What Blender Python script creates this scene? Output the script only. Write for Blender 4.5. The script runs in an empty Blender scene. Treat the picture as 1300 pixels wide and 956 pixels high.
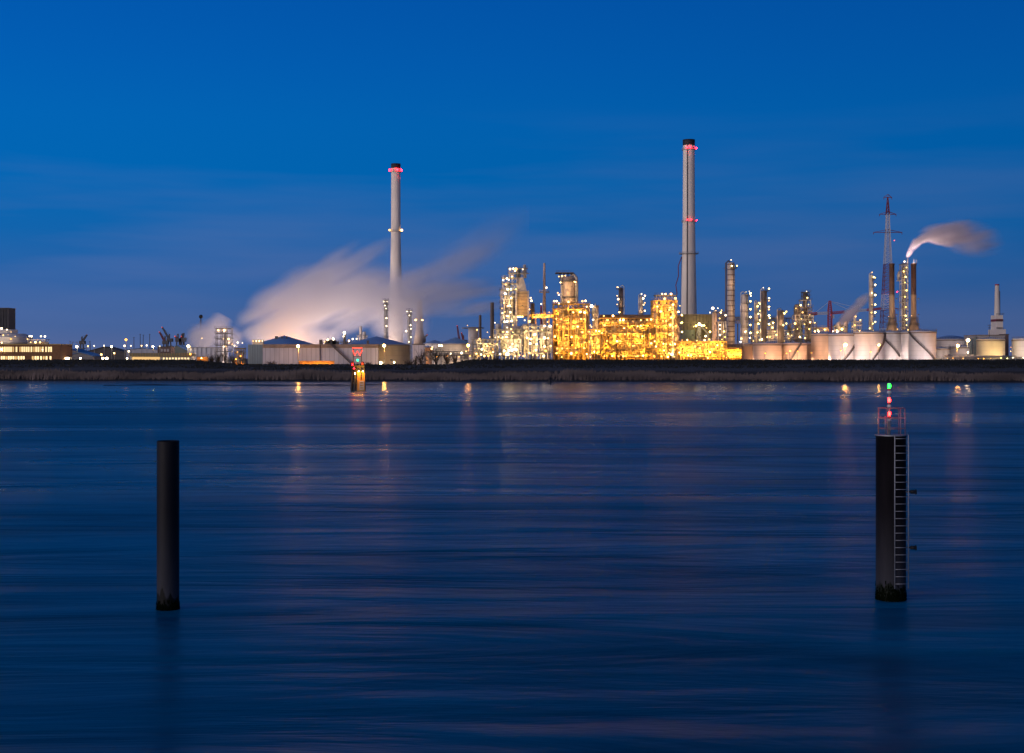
import bpy, math, random
from mathutils import Vector
R = math.radians
sc = bpy.context.scene
COL = sc.collection
F, HZ, CX, CH = 1733.0, 455.0, 650.0, 10.0      # focal length in photo pixels, horizon row, centre column, camera height

# ---------------------------------------------------------------- camera
cam_d = bpy.data.cameras.new('camera')
cam_d.sensor_width = 36; cam_d.lens = 36*F/1300
cam_d.shift_y = -(478-HZ)/1300
cam_d.clip_start = 0.5; cam_d.clip_end = 30000
cam = bpy.data.objects.new('camera', cam_d); COL.objects.link(cam)
cam.location = (0, 0, CH); cam.rotation_euler = (R(90), 0, 0)
sc.camera = cam

# ---------------------------------------------------------------- exposure and sampling
sc.view_settings.view_transform = 'Standard'
sc.view_settings.look = 'None'
sc.view_settings.exposure = 0.0
sc.view_settings.gamma = 1.0
sc.view_settings.use_curve_mapping = False
cy = sc.cycles
cy.use_denoising = True
cy.max_bounces = 7; cy.diffuse_bounces = 2; cy.glossy_bounces = 3; cy.transmission_bounces = 2; cy.volume_bounces = 5; cy.transparent_max_bounces = 8
cy.sample_clamp_indirect = 4.0; cy.sample_clamp_direct = 0.0
cy.caustics_reflective = False; cy.caustics_refractive = False
cy.volume_step_rate = 0.6; cy.volume_max_steps = 96
cy.use_light_tree = True
cy.pixel_filter_type = 'BLACKMAN_HARRIS'; cy.filter_width = 1.5

def lin(r, g, b):
    f = lambda c: (c/255/12.92) if c/255 <= .04045 else ((c/255+.055)/1.055)**2.4
    return (f(r), f(g), f(b), 1)

# ---------------------------------------------------------------- dusk sky
w = bpy.data.worlds.new('World'); sc.world = w; w.use_nodes = True
nt = w.node_tree; N = nt.nodes; L = nt.links; N.clear()
def nd(t, **k):
    n = N.new(t)
    for a, b in k.items(): setattr(n, a, b)
    return n
def mth(op, a, b=None, c=None, clamp=False):
    n = nd('ShaderNodeMath', operation=op, use_clamp=clamp)
    for i, v in enumerate((a, b, c)):
        if v is None: continue
        if isinstance(v, (int, float)): n.inputs[i].default_value = v
        else: L.new(v, n.inputs[i])
    return n.outputs[0]
tc = nd('ShaderNodeTexCoord'); sp = nd('ShaderNodeSeparateXYZ'); L.new(tc.outputs['Generated'], sp.inputs[0])
ramp = nd('ShaderNodeValToRGB'); rr = ramp.color_ramp
stops = [(0.0, (84,98,142)), (0.022, (66,95,148)), (0.055, (42,93,157)), (0.09, (16,95,165)), (0.125, (0,97,171)), (0.17, (0,95,173)), (0.21, (0,89,171)), (0.262, (0,82,166)), (0.40, (0,52,110)), (0.7, (0,42,88)), (1.0, (0,36,76))]
while len(rr.elements) < len(stops): rr.elements.new(0.5)
for e, (p, c) in zip(rr.elements, stops): e.position = p; e.color = lin(*c)
L.new(sp.outputs['Z'], ramp.inputs[0])
# thin dusk cloud streaks, long and flat, a warmer grey than the blue
mp = nd('ShaderNodeMapping'); mp.inputs['Scale'].default_value = (1.3, 1.3, 13.0); mp.inputs['Rotation'].default_value = (0, R(5), 0)
L.new(tc.outputs['Generated'], mp.inputs[0])
ns = nd('ShaderNodeTexNoise'); ns.inputs['Scale'].default_value = 1.7; ns.inputs['Detail'].default_value = 4; ns.inputs['Roughness'].default_value = .5
L.new(mp.outputs[0], ns.inputs['Vector'])
cl = mth('MULTIPLY', mth('SUBTRACT', ns.outputs['Fac'], 0.46, clamp=True), 3.2, clamp=True)
low = mth('SUBTRACT', 1.0, mth('MULTIPLY', mth('ABSOLUTE', mth('SUBTRACT', sp.outputs['Z'], 0.075)), 9.0), clamp=True)
cf = mth('MULTIPLY', mth('MULTIPLY', cl, low), 0.55)
mx = nd('ShaderNodeMix', data_type='RGBA'); L.new(cf, mx.inputs[0]); L.new(ramp.outputs[0], mx.inputs[6]); mx.inputs[7].default_value = lin(96, 112, 160)
# the afterglow of the set sun, low in the sky on the far side of the river (behind the camera)
gb = mth('MULTIPLY', mth('ADD', mth('MULTIPLY', sp.outputs['Y'], -1.0), mth('MULTIPLY', sp.outputs['X'], -0.8)), 1.2, clamp=True)
ge = mth('SUBTRACT', 1.0, mth('MULTIPLY', sp.outputs['Z'], 2.6), clamp=True)
gf = mth('MULTIPLY', gb, ge)
gcol = nd('ShaderNodeMix', data_type='RGBA', blend_type='ADD'); L.new(gf, gcol.inputs[0]); L.new(mx.outputs[2], gcol.inputs[6]); gcol.inputs[7].default_value = (0.78, 0.66, 0.78, 1)
bg = nd('ShaderNodeBackground'); L.new(gcol.outputs[2], bg.inputs[0]); L.new(mth('SUBTRACT', 1.0, mth('MULTIPLY', sp.outputs['X'], 0.32)), bg.inputs[1])   # brighter towards the west (left)
sky = nd('ShaderNodeTexSky', sky_type='NISHITA'); sky.sun_disc = False; sky.sun_elevation = R(-3); sky.sun_rotation = R(200)
bg2 = nd('ShaderNodeBackground'); L.new(sky.outputs[0], bg2.inputs[0]); bg2.inputs[1].default_value = 0.01
ad = nd('ShaderNodeAddShader'); L.new(bg.outputs[0], ad.inputs[0]); L.new(bg2.outputs[0], ad.inputs[1])
wo = nd('ShaderNodeOutputWorld'); L.new(ad.outputs[0], wo.inputs[0])

# last trace of sunset light, very soft, from behind and left of the camera
sd = bpy.data.lights.new('sun', 'SUN'); sd.energy = 1.15; sd.angle = R(40); sd.color = (1, .84, .75)
sun = bpy.data.objects.new('sun', sd); COL.objects.link(sun)
sun.rotation_euler = (R(80), 0, R(-48))

# ---------------------------------------------------------------- materials
M = {}
def mat(name, rgb, rough=.6, metal=0., var=.25, scale=.6, bump=0., zscale=1., streak=None):
    m = bpy.data.materials.new(name); m.use_nodes = True; t = m.node_tree; n = t.nodes; l = t.links
    p = n['Principled BSDF']; p.inputs['Roughness'].default_value = rough; p.inputs['Metallic'].default_value = metal
    c = n.new('ShaderNodeTexCoord'); q = n.new('ShaderNodeMapping'); q.inputs['Scale'].default_value = (scale, scale, scale*zscale)
    l.new(c.outputs['Object'], q.inputs[0])
    s = n.new('ShaderNodeTexNoise'); s.inputs['Scale'].default_value = 1; s.inputs['Detail'].default_value = 5; l.new(q.outputs[0], s.inputs['Vector'])
    r = n.new('ShaderNodeValToRGB'); r.color_ramp.elements[0].position = .3; r.color_ramp.elements[1].position = .7
    k = streak or tuple(x*(1-var) for x in rgb)
    r.color_ramp.elements[0].color = (*k, 1); r.color_ramp.elements[1].color = (*[min(1, x*(1+var*.4)) for x in rgb], 1)
    l.new(s.outputs['Fac'], r.inputs[0]); l.new(r.outputs[0], p.inputs['Base Color'])
    if bump:
        b = n.new('ShaderNodeBump'); b.inputs['Strength'].default_value = bump; b.inputs['Distance'].default_value = .2
        l.new(s.outputs['Fac'], b.inputs['Height']); l.new(b.outputs[0], p.inputs['Normal'])
    M[name] = m; return m
def banded(name, rgb, dark, period, rough=.5, metal=0., axis='Z', width=.12):
    """cladding with a joint every `period` metres along an axis"""
    m = mat(name, rgb, rough, metal, .2, .25, 0, .3); t = m.node_tree; n = t.nodes; l = t.links; p = n['Principled BSDF']
    c = n.new('ShaderNodeTexCoord'); s = n.new('ShaderNodeSeparateXYZ'); l.new(c.outputs['Object'], s.inputs[0])
    a = n.new('ShaderNodeMath'); a.operation = 'DIVIDE'; a.inputs[1].default_value = period; l.new(s.outputs[axis], a.inputs[0])
    f = n.new('ShaderNodeMath'); f.operation = 'FRACT'; l.new(a.outputs[0], f.inputs[0])
    g = n.new('ShaderNodeMath'); g.operation = 'LESS_THAN'; g.inputs[1].default_value = width; l.new(f.outputs[0], g.inputs[0])
    x = n.new('ShaderNodeMix'); x.data_type = 'RGBA'; l.new(g.outputs[0], x.inputs[0])
    l.new(p.inputs['Base Color'].links[0].from_socket, x.inputs[6]); x.inputs[7].default_value = (*dark, 1)
    l.new(x.outputs[2], p.inputs['Base Color']); return m
def emit(name, rgb, s):
    m = bpy.data.materials.new(name); m.use_nodes = True; p = m.node_tree.nodes['Principled BSDF']
    p.inputs['Base Color'].default_value = (*[min(1, c) for c in rgb], 1)
    p.inputs['Emission Color'].default_value = (*rgb, 1); p.inputs['Emission Strength'].default_value = s
    M[name] = m; return m
mat('steel', (.36,.34,.31), .55, .0, .3, .5)
mat('grating', (.30,.20,.09), .6, 0, .3, .6); mat('steel_dark', (.10,.09,.085), .6, 0, .3, .6)
mat('steel_yellow', (.58,.36,.09), .55, 0, .25, .5)  # plain steel with sodium lamplight put into its colour
mat('pipe', (.52,.49,.44), .42, .3, .25, .4); mat('pipe_gold', (.55,.42,.22), .45, .2, .3, .4)  # gold one is the pipe colour with sodium light painted in
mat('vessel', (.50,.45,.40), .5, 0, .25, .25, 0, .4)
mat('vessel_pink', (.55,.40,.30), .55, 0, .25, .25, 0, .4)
mat('vessel_dark', (.11,.085,.075), .6, 0, .35, .3, 0, .4)
mat('panel', (.43,.39,.35), .6, 0, .15, .2)
mat('concrete', (.78,.69,.57), .8, 0, .18, .12, .05, .25)
mat('concrete_dark', (.09,.085,.08), .85, 0, .3, .2)
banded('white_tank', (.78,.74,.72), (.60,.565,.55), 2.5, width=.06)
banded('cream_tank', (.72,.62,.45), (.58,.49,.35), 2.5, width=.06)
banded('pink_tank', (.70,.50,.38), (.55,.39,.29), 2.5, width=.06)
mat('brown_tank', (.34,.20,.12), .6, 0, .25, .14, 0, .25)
mat('green_clad', (.17,.20,.17), .6, 0, .2, .2, 0, .3)
mat('roof_white', (.20,.36,.62), .45, 0, .15, .1)  # one blue base colour for tank and shed roofs
mat('rim', (.30,.22,.15), .6, 0, .35, .3)
mat('stair', (.12,.10,.09), .6, 0, .2, .5)
mat('rust_stack', (.13,.07,.05), .7, 0, .45, .25, 0, .35, streak=(.055,.035,.03))
mat('stack_lower', (.27,.20,.14), .65, 0, .3, .25, 0, .35)
mat('black', (.012,.012,.013), .7, 0, .2, .4)
mat('red_paint', (.42,.035,.03), .5, 0, .2, .5)
mat('red_dark', (.20,.025,.025), .6, 0, .2, .5)
mat('white_paint', (.62,.60,.60), .5, 0, .15, .5)
mat('brick', (.26,.115,.04), .8, 0, .25, .8)
mat('brown_wall', (.16,.10,.08), .8, 0, .2, .5)
mat('olive_net', (.20,.16,.07), .85, 0, .25, .4)
mat('olive_wall', (.26,.215,.12), .8, 0, .2, .3)
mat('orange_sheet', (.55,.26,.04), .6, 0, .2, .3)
mat('blue_sheet', (.10,.22,.42), .5, 0, .2, .2)
mat('leaf_dark', (.011,.013,.008), .8, 0, .3, .6)
mat('bark', (.05,.04,.03), .9, 0, .3, 1)
mat('twig', (.075,.055,.035), .9, 0, .3, 1)
mat('reed', (.165,.125,.104), .85, 0, .45, .05)
mat('weed', (.004,.006,.003), .95, 0, .3, 3); M['weed'].node_tree.nodes['Principled BSDF'].inputs['Specular IOR Level'].default_value = 0
mat('mud', (.02,.018,.016), .55, 0, .3, .1, .2)
banded('banded_insulation', (.44,.37,.30), (.16,.11,.08), 3.1, width=.22)
banded('corrugated_white', (.60,.57,.57), (.34,.31,.31), 2.4, axis='X', width=.10)
banded('corrugated_green', (.20,.235,.21), (.11,.13,.12), 1.6, axis='X', width=.18)
banded('panel_banded', (.46,.33,.17), (.22,.15,.08), 1.9, width=.14)
banded('net_banded', (.21,.165,.085), (.10,.08,.045), 2.0, axis='X', width=.2)
emit('lamp_white', (1,.80,.50), 11); emit('lamp_warm', (1,.56,.17), 12); emit('lamp_sodium', (1,.38,.04), 13)
emit('lamp_green', (1,.74,.20), 13); emit('lamp_blue', (.85,.95,1.0), 12)
emit('lamp_red', (1,.006,.012), 40); emit('lamp_red_small', (1,.10,.06), 3.0)
emit('lamp_flood', (1,.70,.34), 60); emit('lamp_flood_sodium', (1,.42,.07), 260)
emit('lamp_plume', (1,.72,.68), 480); emit('fix_tank', (1,.60,.36), 420); emit('fix_cream', (1,.70,.30), 420); emit('fix_col', (1,.58,.27), 270); emit('lamp_steam', (1,.76,.68), 190); emit('fix_gold', (1,.47,.055), 370); emit('fix_warm', (1,.64,.24), 210); emit('fix_pink', (1,.76,.70), 230); emit('fix_olive', (1,.72,.22), 90)  # emitters of added lights that brighten frames, tanks, columns and steam
emit('nav_red', (1,.008,.006), 60); emit('nav_green', (.003,1,.012), 45); emit('neon_red', (1,.05,.02), 3.4); emit('sign_green', (.02,.9,.42), 2.2)
emit('window_lit', (1,.72,.34), 1.6); emit('window_dim', (1,.62,.22), .7); emit('strip_lit', (1,.85,.5), 5)

mat('cladding_gold', (.24,.13,.04), .7, 0, .5, .35)  # for the sheets added behind the golden frames
# lamps of different age and power: strength varies from lamp to lamp
for k_, m_ in list(M.items()):
    if k_.startswith('lamp_') and k_ not in ('lamp_steam', 'lamp_plume', 'lamp_red', 'lamp_flood_sodium', 'lamp_flood'):
        t_ = m_.node_tree; p_ = t_.nodes['Principled BSDF']; oi = t_.nodes.new('ShaderNodeObjectInfo'); mr_ = t_.nodes.new('ShaderNodeMapRange'); s_ = p_.inputs['Emission Strength'].default_value
        pw = t_.nodes.new('ShaderNodeMath'); pw.operation = 'POWER'; pw.inputs[1].default_value = 2.2; t_.links.new(oi.outputs['Random'], pw.inputs[0]); t_.links.new(pw.outputs[0], mr_.inputs[0])
        mr_.inputs[3].default_value = s_*.22; mr_.inputs[4].default_value = s_*2.2; t_.links.new(mr_.outputs[0], p_.inputs['Emission Strength'])
# ---------------------------------------------------------------- mesh building
class MB:
    def __init__(s): s.v = []; s.f = []; s.sm = []; s.mi = []; s.cur = 0
    def add(s, v, f, smooth=False):
        o = len(s.v); s.v += [tuple(p) for p in v]
        for q in f: s.f.append(tuple(i+o for i in q)); s.sm.append(smooth); s.mi.append(s.cur)
    def box(s, x0, x1, y0, y1, z0, z1):
        s.add([(x0,y0,z0),(x1,y0,z0),(x1,y1,z0),(x0,y1,z0),(x0,y0,z1),(x1,y0,z1),(x1,y1,z1),(x0,y1,z1)],
              [(0,3,2,1),(4,5,6,7),(0,1,5,4),(1,2,6,5),(2,3,7,6),(3,0,4,7)])
    def hexa(s, b, t):   # bottom and top quads
        s.add(list(b)+list(t), [(0,3,2,1),(4,5,6,7),(0,1,5,4),(1,2,6,5),(2,3,7,6),(3,0,4,7)])
    def beam(s, a, b, w, h=None):
        a = Vector(a); b = Vector(b); d = (b-a)
        if d.length < 1e-4: return
        d.normalize(); up = Vector((0,0,1)) if abs(d.z) < .95 else Vector((0,1,0))
        u = d.cross(up).normalized()*(w/2); v = u.cross(d).normalized()*((h or w)/2)
        s.add([a-u-v,a+u-v,a+u+v,a-u+v,b-u-v,b+u-v,b+u+v,b-u+v], [(0,1,2,3),(4,7,6,5),(0,4,5,1),(1,5,6,2),(2,6,7,3),(3,7,4,0)])
    def lathe(s, prof, cx=0, cy=0, n=28, smooth=True):   # prof = [(r, z)]
        v = []; f = []
        for r, z in prof:
            for k in range(n):
                a = 2*math.pi*k/n; v.append((cx+r*math.cos(a), cy+r*math.sin(a), z))
        for i in range(len(prof)-1):
            for k in range(n): f.append((i*n+k, i*n+(k+1)%n, (i+1)*n+(k+1)%n, (i+1)*n+k))
        s.add(v, f, smooth)
        o = [(tuple(range(n)))[::-1], tuple(range((len(prof)-1)*n, len(prof)*n))]
        s.add([v[i] for i in range(n)], [tuple(range(n))[::-1]]); s.add([v[(len(prof)-1)*n+i] for i in range(n)], [tuple(range(n))])
    def tube(s, pts, r, n=8):
        pts = [Vector(p) for p in pts]; v = []; f = []
        for i, p in enumerate(pts):
            d = (pts[min(i+1, len(pts)-1)]-pts[max(i-1, 0)]).normalized()
            up = Vector((0,1,0)) if abs(d.y) < .9 else Vector((1,0,0))
            a = d.cross(up).normalized(); b = d.cross(a).normalized(); rr = r[i] if isinstance(r, (list, tuple)) else r
            for k in range(n):
                t = 2*math.pi*k/n; v.append(p+a*rr*math.cos(t)+b*rr*math.sin(t))
        for i in range(len(pts)-1):
            for k in range(n): f.append((i*n+k, i*n+(k+1)%n, (i+1)*n+(k+1)%n, (i+1)*n+k))
        f.append(tuple(range(n))[::-1]); f.append(tuple(range((len(pts)-1)*n, len(pts)*n)))
        s.add(v, f, True)
    def arc(s, r0, r1, z, th, a0, a1, n=20, cx=0, cy=0):  # flat annular sector deck
        v = []; f = []
        for k in range(n+1):
            a = a0+(a1-a0)*k/n
            for rr, zz in ((r0,z),(r1,z),(r1,z+th),(r0,z+th)): v.append((cx+rr*math.cos(a), cy+rr*math.sin(a), zz))
        for k in range(n):
            for j in range(4): f.append((k*4+j, (k+1)*4+j, (k+1)*4+(j+1)%4, k*4+(j+1)%4))
        f.append((0,1,2,3)); f.append(tuple(n*4+i for i in (3,2,1,0)))
        s.add(v, f)
    def ball(s, c, r, n=10, m=6, sz=1):
        v = []; f = []
        for i in range(m+1):
            ph = math.pi*i/m
            for k in range(n):
                t = 2*math.pi*k/n; v.append((c[0]+r*math.sin(ph)*math.cos(t), c[1]+r*math.sin(ph)*math.sin(t), c[2]+r*sz*math.cos(ph)))
        for i in range(m):
            for k in range(n): f.append((i*n+k, (i+1)*n+k, (i+1)*n+(k+1)%n, i*n+(k+1)%n))
        s.add(v, f, True)
    def mesh(s, name, mats):
        me = bpy.data.meshes.new(name); me.from_pydata(s.v, [], s.f)
        for m in (mats if isinstance(mats, (list, tuple)) else [mats]): me.materials.append(M[m] if isinstance(m, str) else m)
        me.polygons.foreach_set('use_smooth', s.sm); me.polygons.foreach_set('material_index', s.mi); me.update()
        return me
def link(name, me, parent=None, loc=(0,0,0)):
    o = bpy.data.objects.new(name, me); COL.objects.link(o); o.location = loc
    if parent: o.parent = parent
    return o
def sx(px, Y): return (px-CX)/F*Y
def sz(py, Y): return CH+(HZ-py)/F*Y
GZ = 4.0
def ground_z(x, y): return GZ
LAMPS = {}
def lamp_mesh(kind, r):
    k = (kind, round(r, 2))
    if k not in LAMPS:
        b = MB(); b.cur = 0; b.ball((0, -.2-r*.3, 0), r, 8, 5); b.cur = 1; b.box(-.08, .08, -.2, .9, r*.7, r*.7+.14); b.box(-r*.5, r*.5, -.2-r*.8, -.2, r*.8, r*.8+.12)
        LAMPS[k] = b.mesh('lamp', ['lamp_'+kind, 'steel_dark'])
    return LAMPS[k]
LR = random.Random(99); LS = .58   # overall lamp size
class Th:
    """a thing: an Empty at its base; px/py are turned into metres at its own real distance"""
    def __init__(s, name, label, cat, xc, Y, group=None, z0=None):
        s.Y = Y; s.S = Y/F; s.xc = xc; s.z0 = GZ if z0 is None else z0
        s.o = bpy.data.objects.new(name, None); COL.objects.link(s.o); s.o.empty_display_size = 1
        s.o.location = (sx(xc, Y), Y, s.z0); s.o['label'] = label; s.o['category'] = cat
        if group: s.o['group'] = group
    def x(s, px): return (px-s.xc)*s.S
    def z(s, py): return sz(py, s.Y)-s.z0
    def part(s, name, mb, m, parent=None, label=None):
        o = link(name, mb.mesh(name, m), parent or s.o)
        if label: o['label'] = label
        return o
    def lamp(s, px, py, dy=-1., kind='warm', r=.55, parent=None, name='lamp'):
        o = link(name, lamp_mesh(kind, r*(LS if r > .3 and r < 1.6 else 1)), parent or s.o, (s.x(px), dy, s.z(py)))
        if kind != 'steam': o.scale = [LR.uniform(.62, 1.22)]*3
        return o

FX = {}
def fill_mesh(kind='fix_gold', w=.8, h=.5, face=1):
    """floodlight housing: opaque box whose glowing window faces the plant"""
    k = (kind, w, h, face)
    if k not in FX:
        b = MB(); b.cur = 0; b.box(-w/2-.06, w/2+.06, -.3*face, 0, -h/2-.06, h/2+.1) if face > 0 else b.box(-w/2-.06, w/2+.06, 0, .3, -h/2-.06, h/2+.1)
        b.cur = 1; y = .004*face; b.add([(-w/2,y,-h/2),(w/2,y,-h/2),(w/2,y,h/2),(-w/2,y,h/2)], [(0,1,2,3)])
        b.cur = 0; b.box(-.05, .05, .02, 2.6, -h/2-.14, -h/2-.07)
        FX[k] = b.mesh('floodlight', ['steel_dark', kind])
    return FX[k]
def fixture(T, px, py, dy, kind='fix_gold', w=.8, h=.5, face=1):
    return link('floodlight', fill_mesh(kind, w, h, face), T.o, (T.x(px), dy, T.z(py)))  # added light source, its glow turned away from the camera
def fill_lights(T, x0, x1, y0, y1, n, seed, kind='fix_gold', dy=(-8.5, -8.5), **k):
    rg = random.Random(seed); nx = max(1, round(math.sqrt(n*(x1-x0)/(y1-y0)))); ny = max(1, round(n/nx))
    for i in range(nx):
        for j in range(ny): fixture(T, x0+(x1-x0)*(i+.5+rg.uniform(-.3,.3))/nx, y0+(y1-y0)*(j+.5+rg.uniform(-.3,.3))/ny, rg.uniform(*dy), kind, **k)
_Last = [None]
# ================================================================ the setting
rnd = random.Random(7)
def structure(name, me):
    o = link(name, me); o['kind'] = 'structure'; return o
def smooth(a, b, t):
    t = max(0, min(1, (t-a)/(b-a))); return t*t*(3-2*t)
def shore(x): return 590-x*.1+2.5*math.sin(x*.03)+1.2*math.sin(x*.11+1)
def crest(x):      # dike crest height: lower in front of the cone-roofed tanks
    return 9.05-2.15*smooth(-158, -125, x)*(1-smooth(-32, -18, x))
PROF = [(-400, -4, -4), (-60, -3, -3), (-4, -.5, -.5), (0, .02, .02), (3, .5, .5), (18, 2.6, 2.4), (27, 5.4, 4.4), (38, .82, 0), (44, 1, 1), (50, 1, 1), (62, .6, .6), (74, 4, 4), (6000, 4, 4), (24000, 4, 4)]
def bank_z(x, s):
    c = crest(x)
    pr = [(-60,-3), (-4,-.5), (0,.02), (3,.5), (18, 2.8), (27, 2.8+(c-2.8)*.42), (40, c-.5), (44, c), (50, c), (72, 4.0), (30000, 4.0)]
    if s <= -60: return -3
    for (a, za), (b, zb) in zip(pr, pr[1:]):
        if s <= b: return za+(zb-za)*(s-a)/(b-a)
xs = [-12000, -6000, -3000, -1500, -800, -500]+[-400+8*i for i in range(101)]+[500, 800, 1500, 3000, 6000, 12000]
ss = [-640, -200, -60, -4, 0, 3, 8, 13, 18, 22, 27, 33, 40, 44, 47, 50, 56, 64, 72, 120, 200, 400, 900, 2500, 7000, 20000]
gv = []; gf = []
for j, s_ in enumerate(ss):
    for x in xs:
        xc_ = max(-400, min(400, x)); jit = .18*math.sin(x*.23+j*2.1)+.12*math.sin(x*.61+j) if 3 <= s_ <= 64 else 0
        gv.append((x, shore(xc_)+s_, bank_z(xc_, s_)+jit))
n_ = len(xs)
for j in range(len(ss)-1):
    for i in range(n_-1): gf.append((j*n_+i, j*n_+i+1, (j+1)*n_+i+1, (j+1)*n_+i))
g = bpy.data.meshes.new('ground'); g.from_pydata(gv, [], gf); g.polygons.foreach_set('use_smooth', [True]*len(gf))
# ground material: mud at the waterline, stone revetment above it, dark grass on the crest (zones by height of the land)
gm = bpy.data.materials.new('ground'); gm.use_nodes = True; t = gm.node_tree; n = t.nodes; l = t.links; p = n['Principled BSDF']; p.inputs['Roughness'].default_value = .9
c = n.new('ShaderNodeTexCoord'); s_ = n.new('ShaderNodeSeparateXYZ'); l.new(c.outputs['Object'], s_.inputs[0])
q = n.new('ShaderNodeTexNoise'); q.inputs['Scale'].default_value = .35; q.inputs['Detail'].default_value = 6; l.new(c.outputs['Object'], q.inputs['Vector'])
a = n.new('ShaderNodeMath'); a.operation = 'MULTIPLY_ADD'; a.inputs[1].default_value = 1.6; a.inputs[2].default_value = -.8; l.new(q.outputs['Fac'], a.inputs[0])
b = n.new('ShaderNodeMath'); b.operation = 'ADD'; l.new(s_.outputs['Z'], b.inputs[0]); l.new(a.outputs[0], b.inputs[1])
mr = n.new('ShaderNodeMath'); mr.operation = 'DIVIDE'; mr.inputs[1].default_value = 10; l.new(b.outputs[0], mr.inputs[0])
rp = n.new('ShaderNodeValToRGB'); e = rp.color_ramp.elements
cols = [(0.0, (.012,.011,.010)), (.10, (.016,.014,.012)), (.16, (.030,.024,.020)), (.40, (.034,.028,.024)), (.47, (.060,.066,.078)), (.68, (.046,.052,.060)), (.78, (.007,.009,.005)), (1.0, (.010,.012,.006))]
while len(e) < len(cols): e.new(.5)
for k, (pp, cc) in zip(e, cols): k.position = pp; k.color = (*cc, 1)
l.new(mr.outputs[0], rp.inputs[0])
q2 = n.new('ShaderNodeTexNoise'); q2.inputs['Scale'].default_value = 1.3; q2.inputs['Detail'].default_value = 5; l.new(c.outputs['Object'], q2.inputs['Vector'])
m2 = n.new('ShaderNodeMix'); m2.data_type = 'RGBA'; m2.blend_type = 'MULTIPLY'; m2.inputs[0].default_value = .8; l.new(rp.outputs[0], m2.inputs[6]); l.new(q2.outputs['Color'], m2.inputs[7])
sc2 = n.new('ShaderNodeMix'); sc2.data_type = 'RGBA'; sc2.blend_type = 'MULTIPLY'; sc2.inputs[0].default_value = 1; l.new(rp.outputs[0], sc2.inputs[6])
r3 = n.new('ShaderNodeValToRGB'); r3.color_ramp.elements[0].position = .35; r3.color_ramp.elements[0].color = (.55,.55,.55,1); r3.color_ramp.elements[1].position = .65; r3.color_ramp.elements[1].color = (1.2,1.2,1.2,1)
l.new(q2.outputs['Fac'], r3.inputs[0]); l.new(r3.outputs[0], sc2.inputs[7]); l.new(sc2.outputs[2], p.inputs['Base Color'])
g.materials.append(gm); structure('ground', g)

# river
wm = bpy.data.materials.new('water'); wm.use_nodes = True; t = wm.node_tree; n = t.nodes; l = t.links; p = n['Principled BSDF']
p.inputs['IOR'].default_value = 1.11
c = n.new('ShaderNodeTexCoord')
def wn(scale, sc3, detail, dist=0):
    mpn = n.new('ShaderNodeMapping'); mpn.inputs['Scale'].default_value = sc3; mpn.inputs['Rotation'].default_value = (0, 0, R(4)); l.new(c.outputs['Object'], mpn.inputs[0])
    no = n.new('ShaderNodeTexNoise'); no.inputs['Scale'].default_value = scale; no.inputs['Detail'].default_value = detail; no.inputs['Distortion'].default_value = dist
    l.new(mpn.outputs[0], no.inputs['Vector']); return no.outputs['Fac']
def wmath(op, a, b):
    m_ = n.new('ShaderNodeMath'); m_.operation = op
    for i, v in enumerate((a, b)):
        if isinstance(v, (int, float)): m_.inputs[i].default_value = v
        else: l.new(v, m_.inputs[i])
    return m_.outputs[0]
chop = wn(1, (.16, .9, 1), 5, .4)
swell = wn(1, (.03, .13, 1), 6, .8)
patch = wn(1, (.006, .024, 1), 4, .8)
h = wmath('ADD', wmath('MULTIPLY', chop, .07), wmath('ADD', wmath('MULTIPLY', swell, 1.05), wmath('MULTIPLY', patch, 3.0)))
bm = n.new('ShaderNodeBump'); bm.inputs['Strength'].default_value = .55; bm.inputs['Distance'].default_value = 1.0
l.new(h, bm.inputs['Height']); l.new(bm.outputs[0], p.inputs['Normal'])
ro = n.new('ShaderNodeMapRange'); ro.inputs[1].default_value = .35; ro.inputs[2].default_value = .65; ro.inputs[3].default_value = .24; ro.inputs[4].default_value = .40
l.new(patch, ro.inputs[0]); sy_ = n.new('ShaderNodeSeparateXYZ'); l.new(c.outputs['Object'], sy_.inputs[0])
cm = n.new('ShaderNodeMapRange'); cm.interpolation_type = 'SMOOTHSTEP'; cm.inputs[1].default_value = 300; cm.inputs[2].default_value = 500; cm.inputs[3].default_value = 1; cm.inputs[4].default_value = .34; l.new(sy_.outputs['Y'], cm.inputs[0])   # calmer water in the lee of the dike
l.new(wmath('MULTIPLY', ro.outputs[0], cm.outputs[0]), p.inputs['Roughness'])
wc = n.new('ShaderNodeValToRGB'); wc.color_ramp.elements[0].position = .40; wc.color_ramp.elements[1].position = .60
wc.color_ramp.elements[0].color = (.0,.052,.115,1); wc.color_ramp.elements[1].color = (.0,.16,.32,1)  # sky-reflection blue and its streaky light and dark patches put into base colour
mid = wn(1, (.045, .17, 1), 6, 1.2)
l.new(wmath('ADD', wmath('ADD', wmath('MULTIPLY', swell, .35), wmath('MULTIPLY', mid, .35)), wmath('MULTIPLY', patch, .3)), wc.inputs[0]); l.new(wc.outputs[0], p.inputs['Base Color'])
wv = [(-9000,-400,0),(9000,-400,0),(9000,660,0),(-9000,660,0)]
wme = bpy.data.meshes.new('water'); wme.from_pydata(wv, [], [(0,1,2,3)]); wme.materials.append(wm); structure('water', wme)

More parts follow.
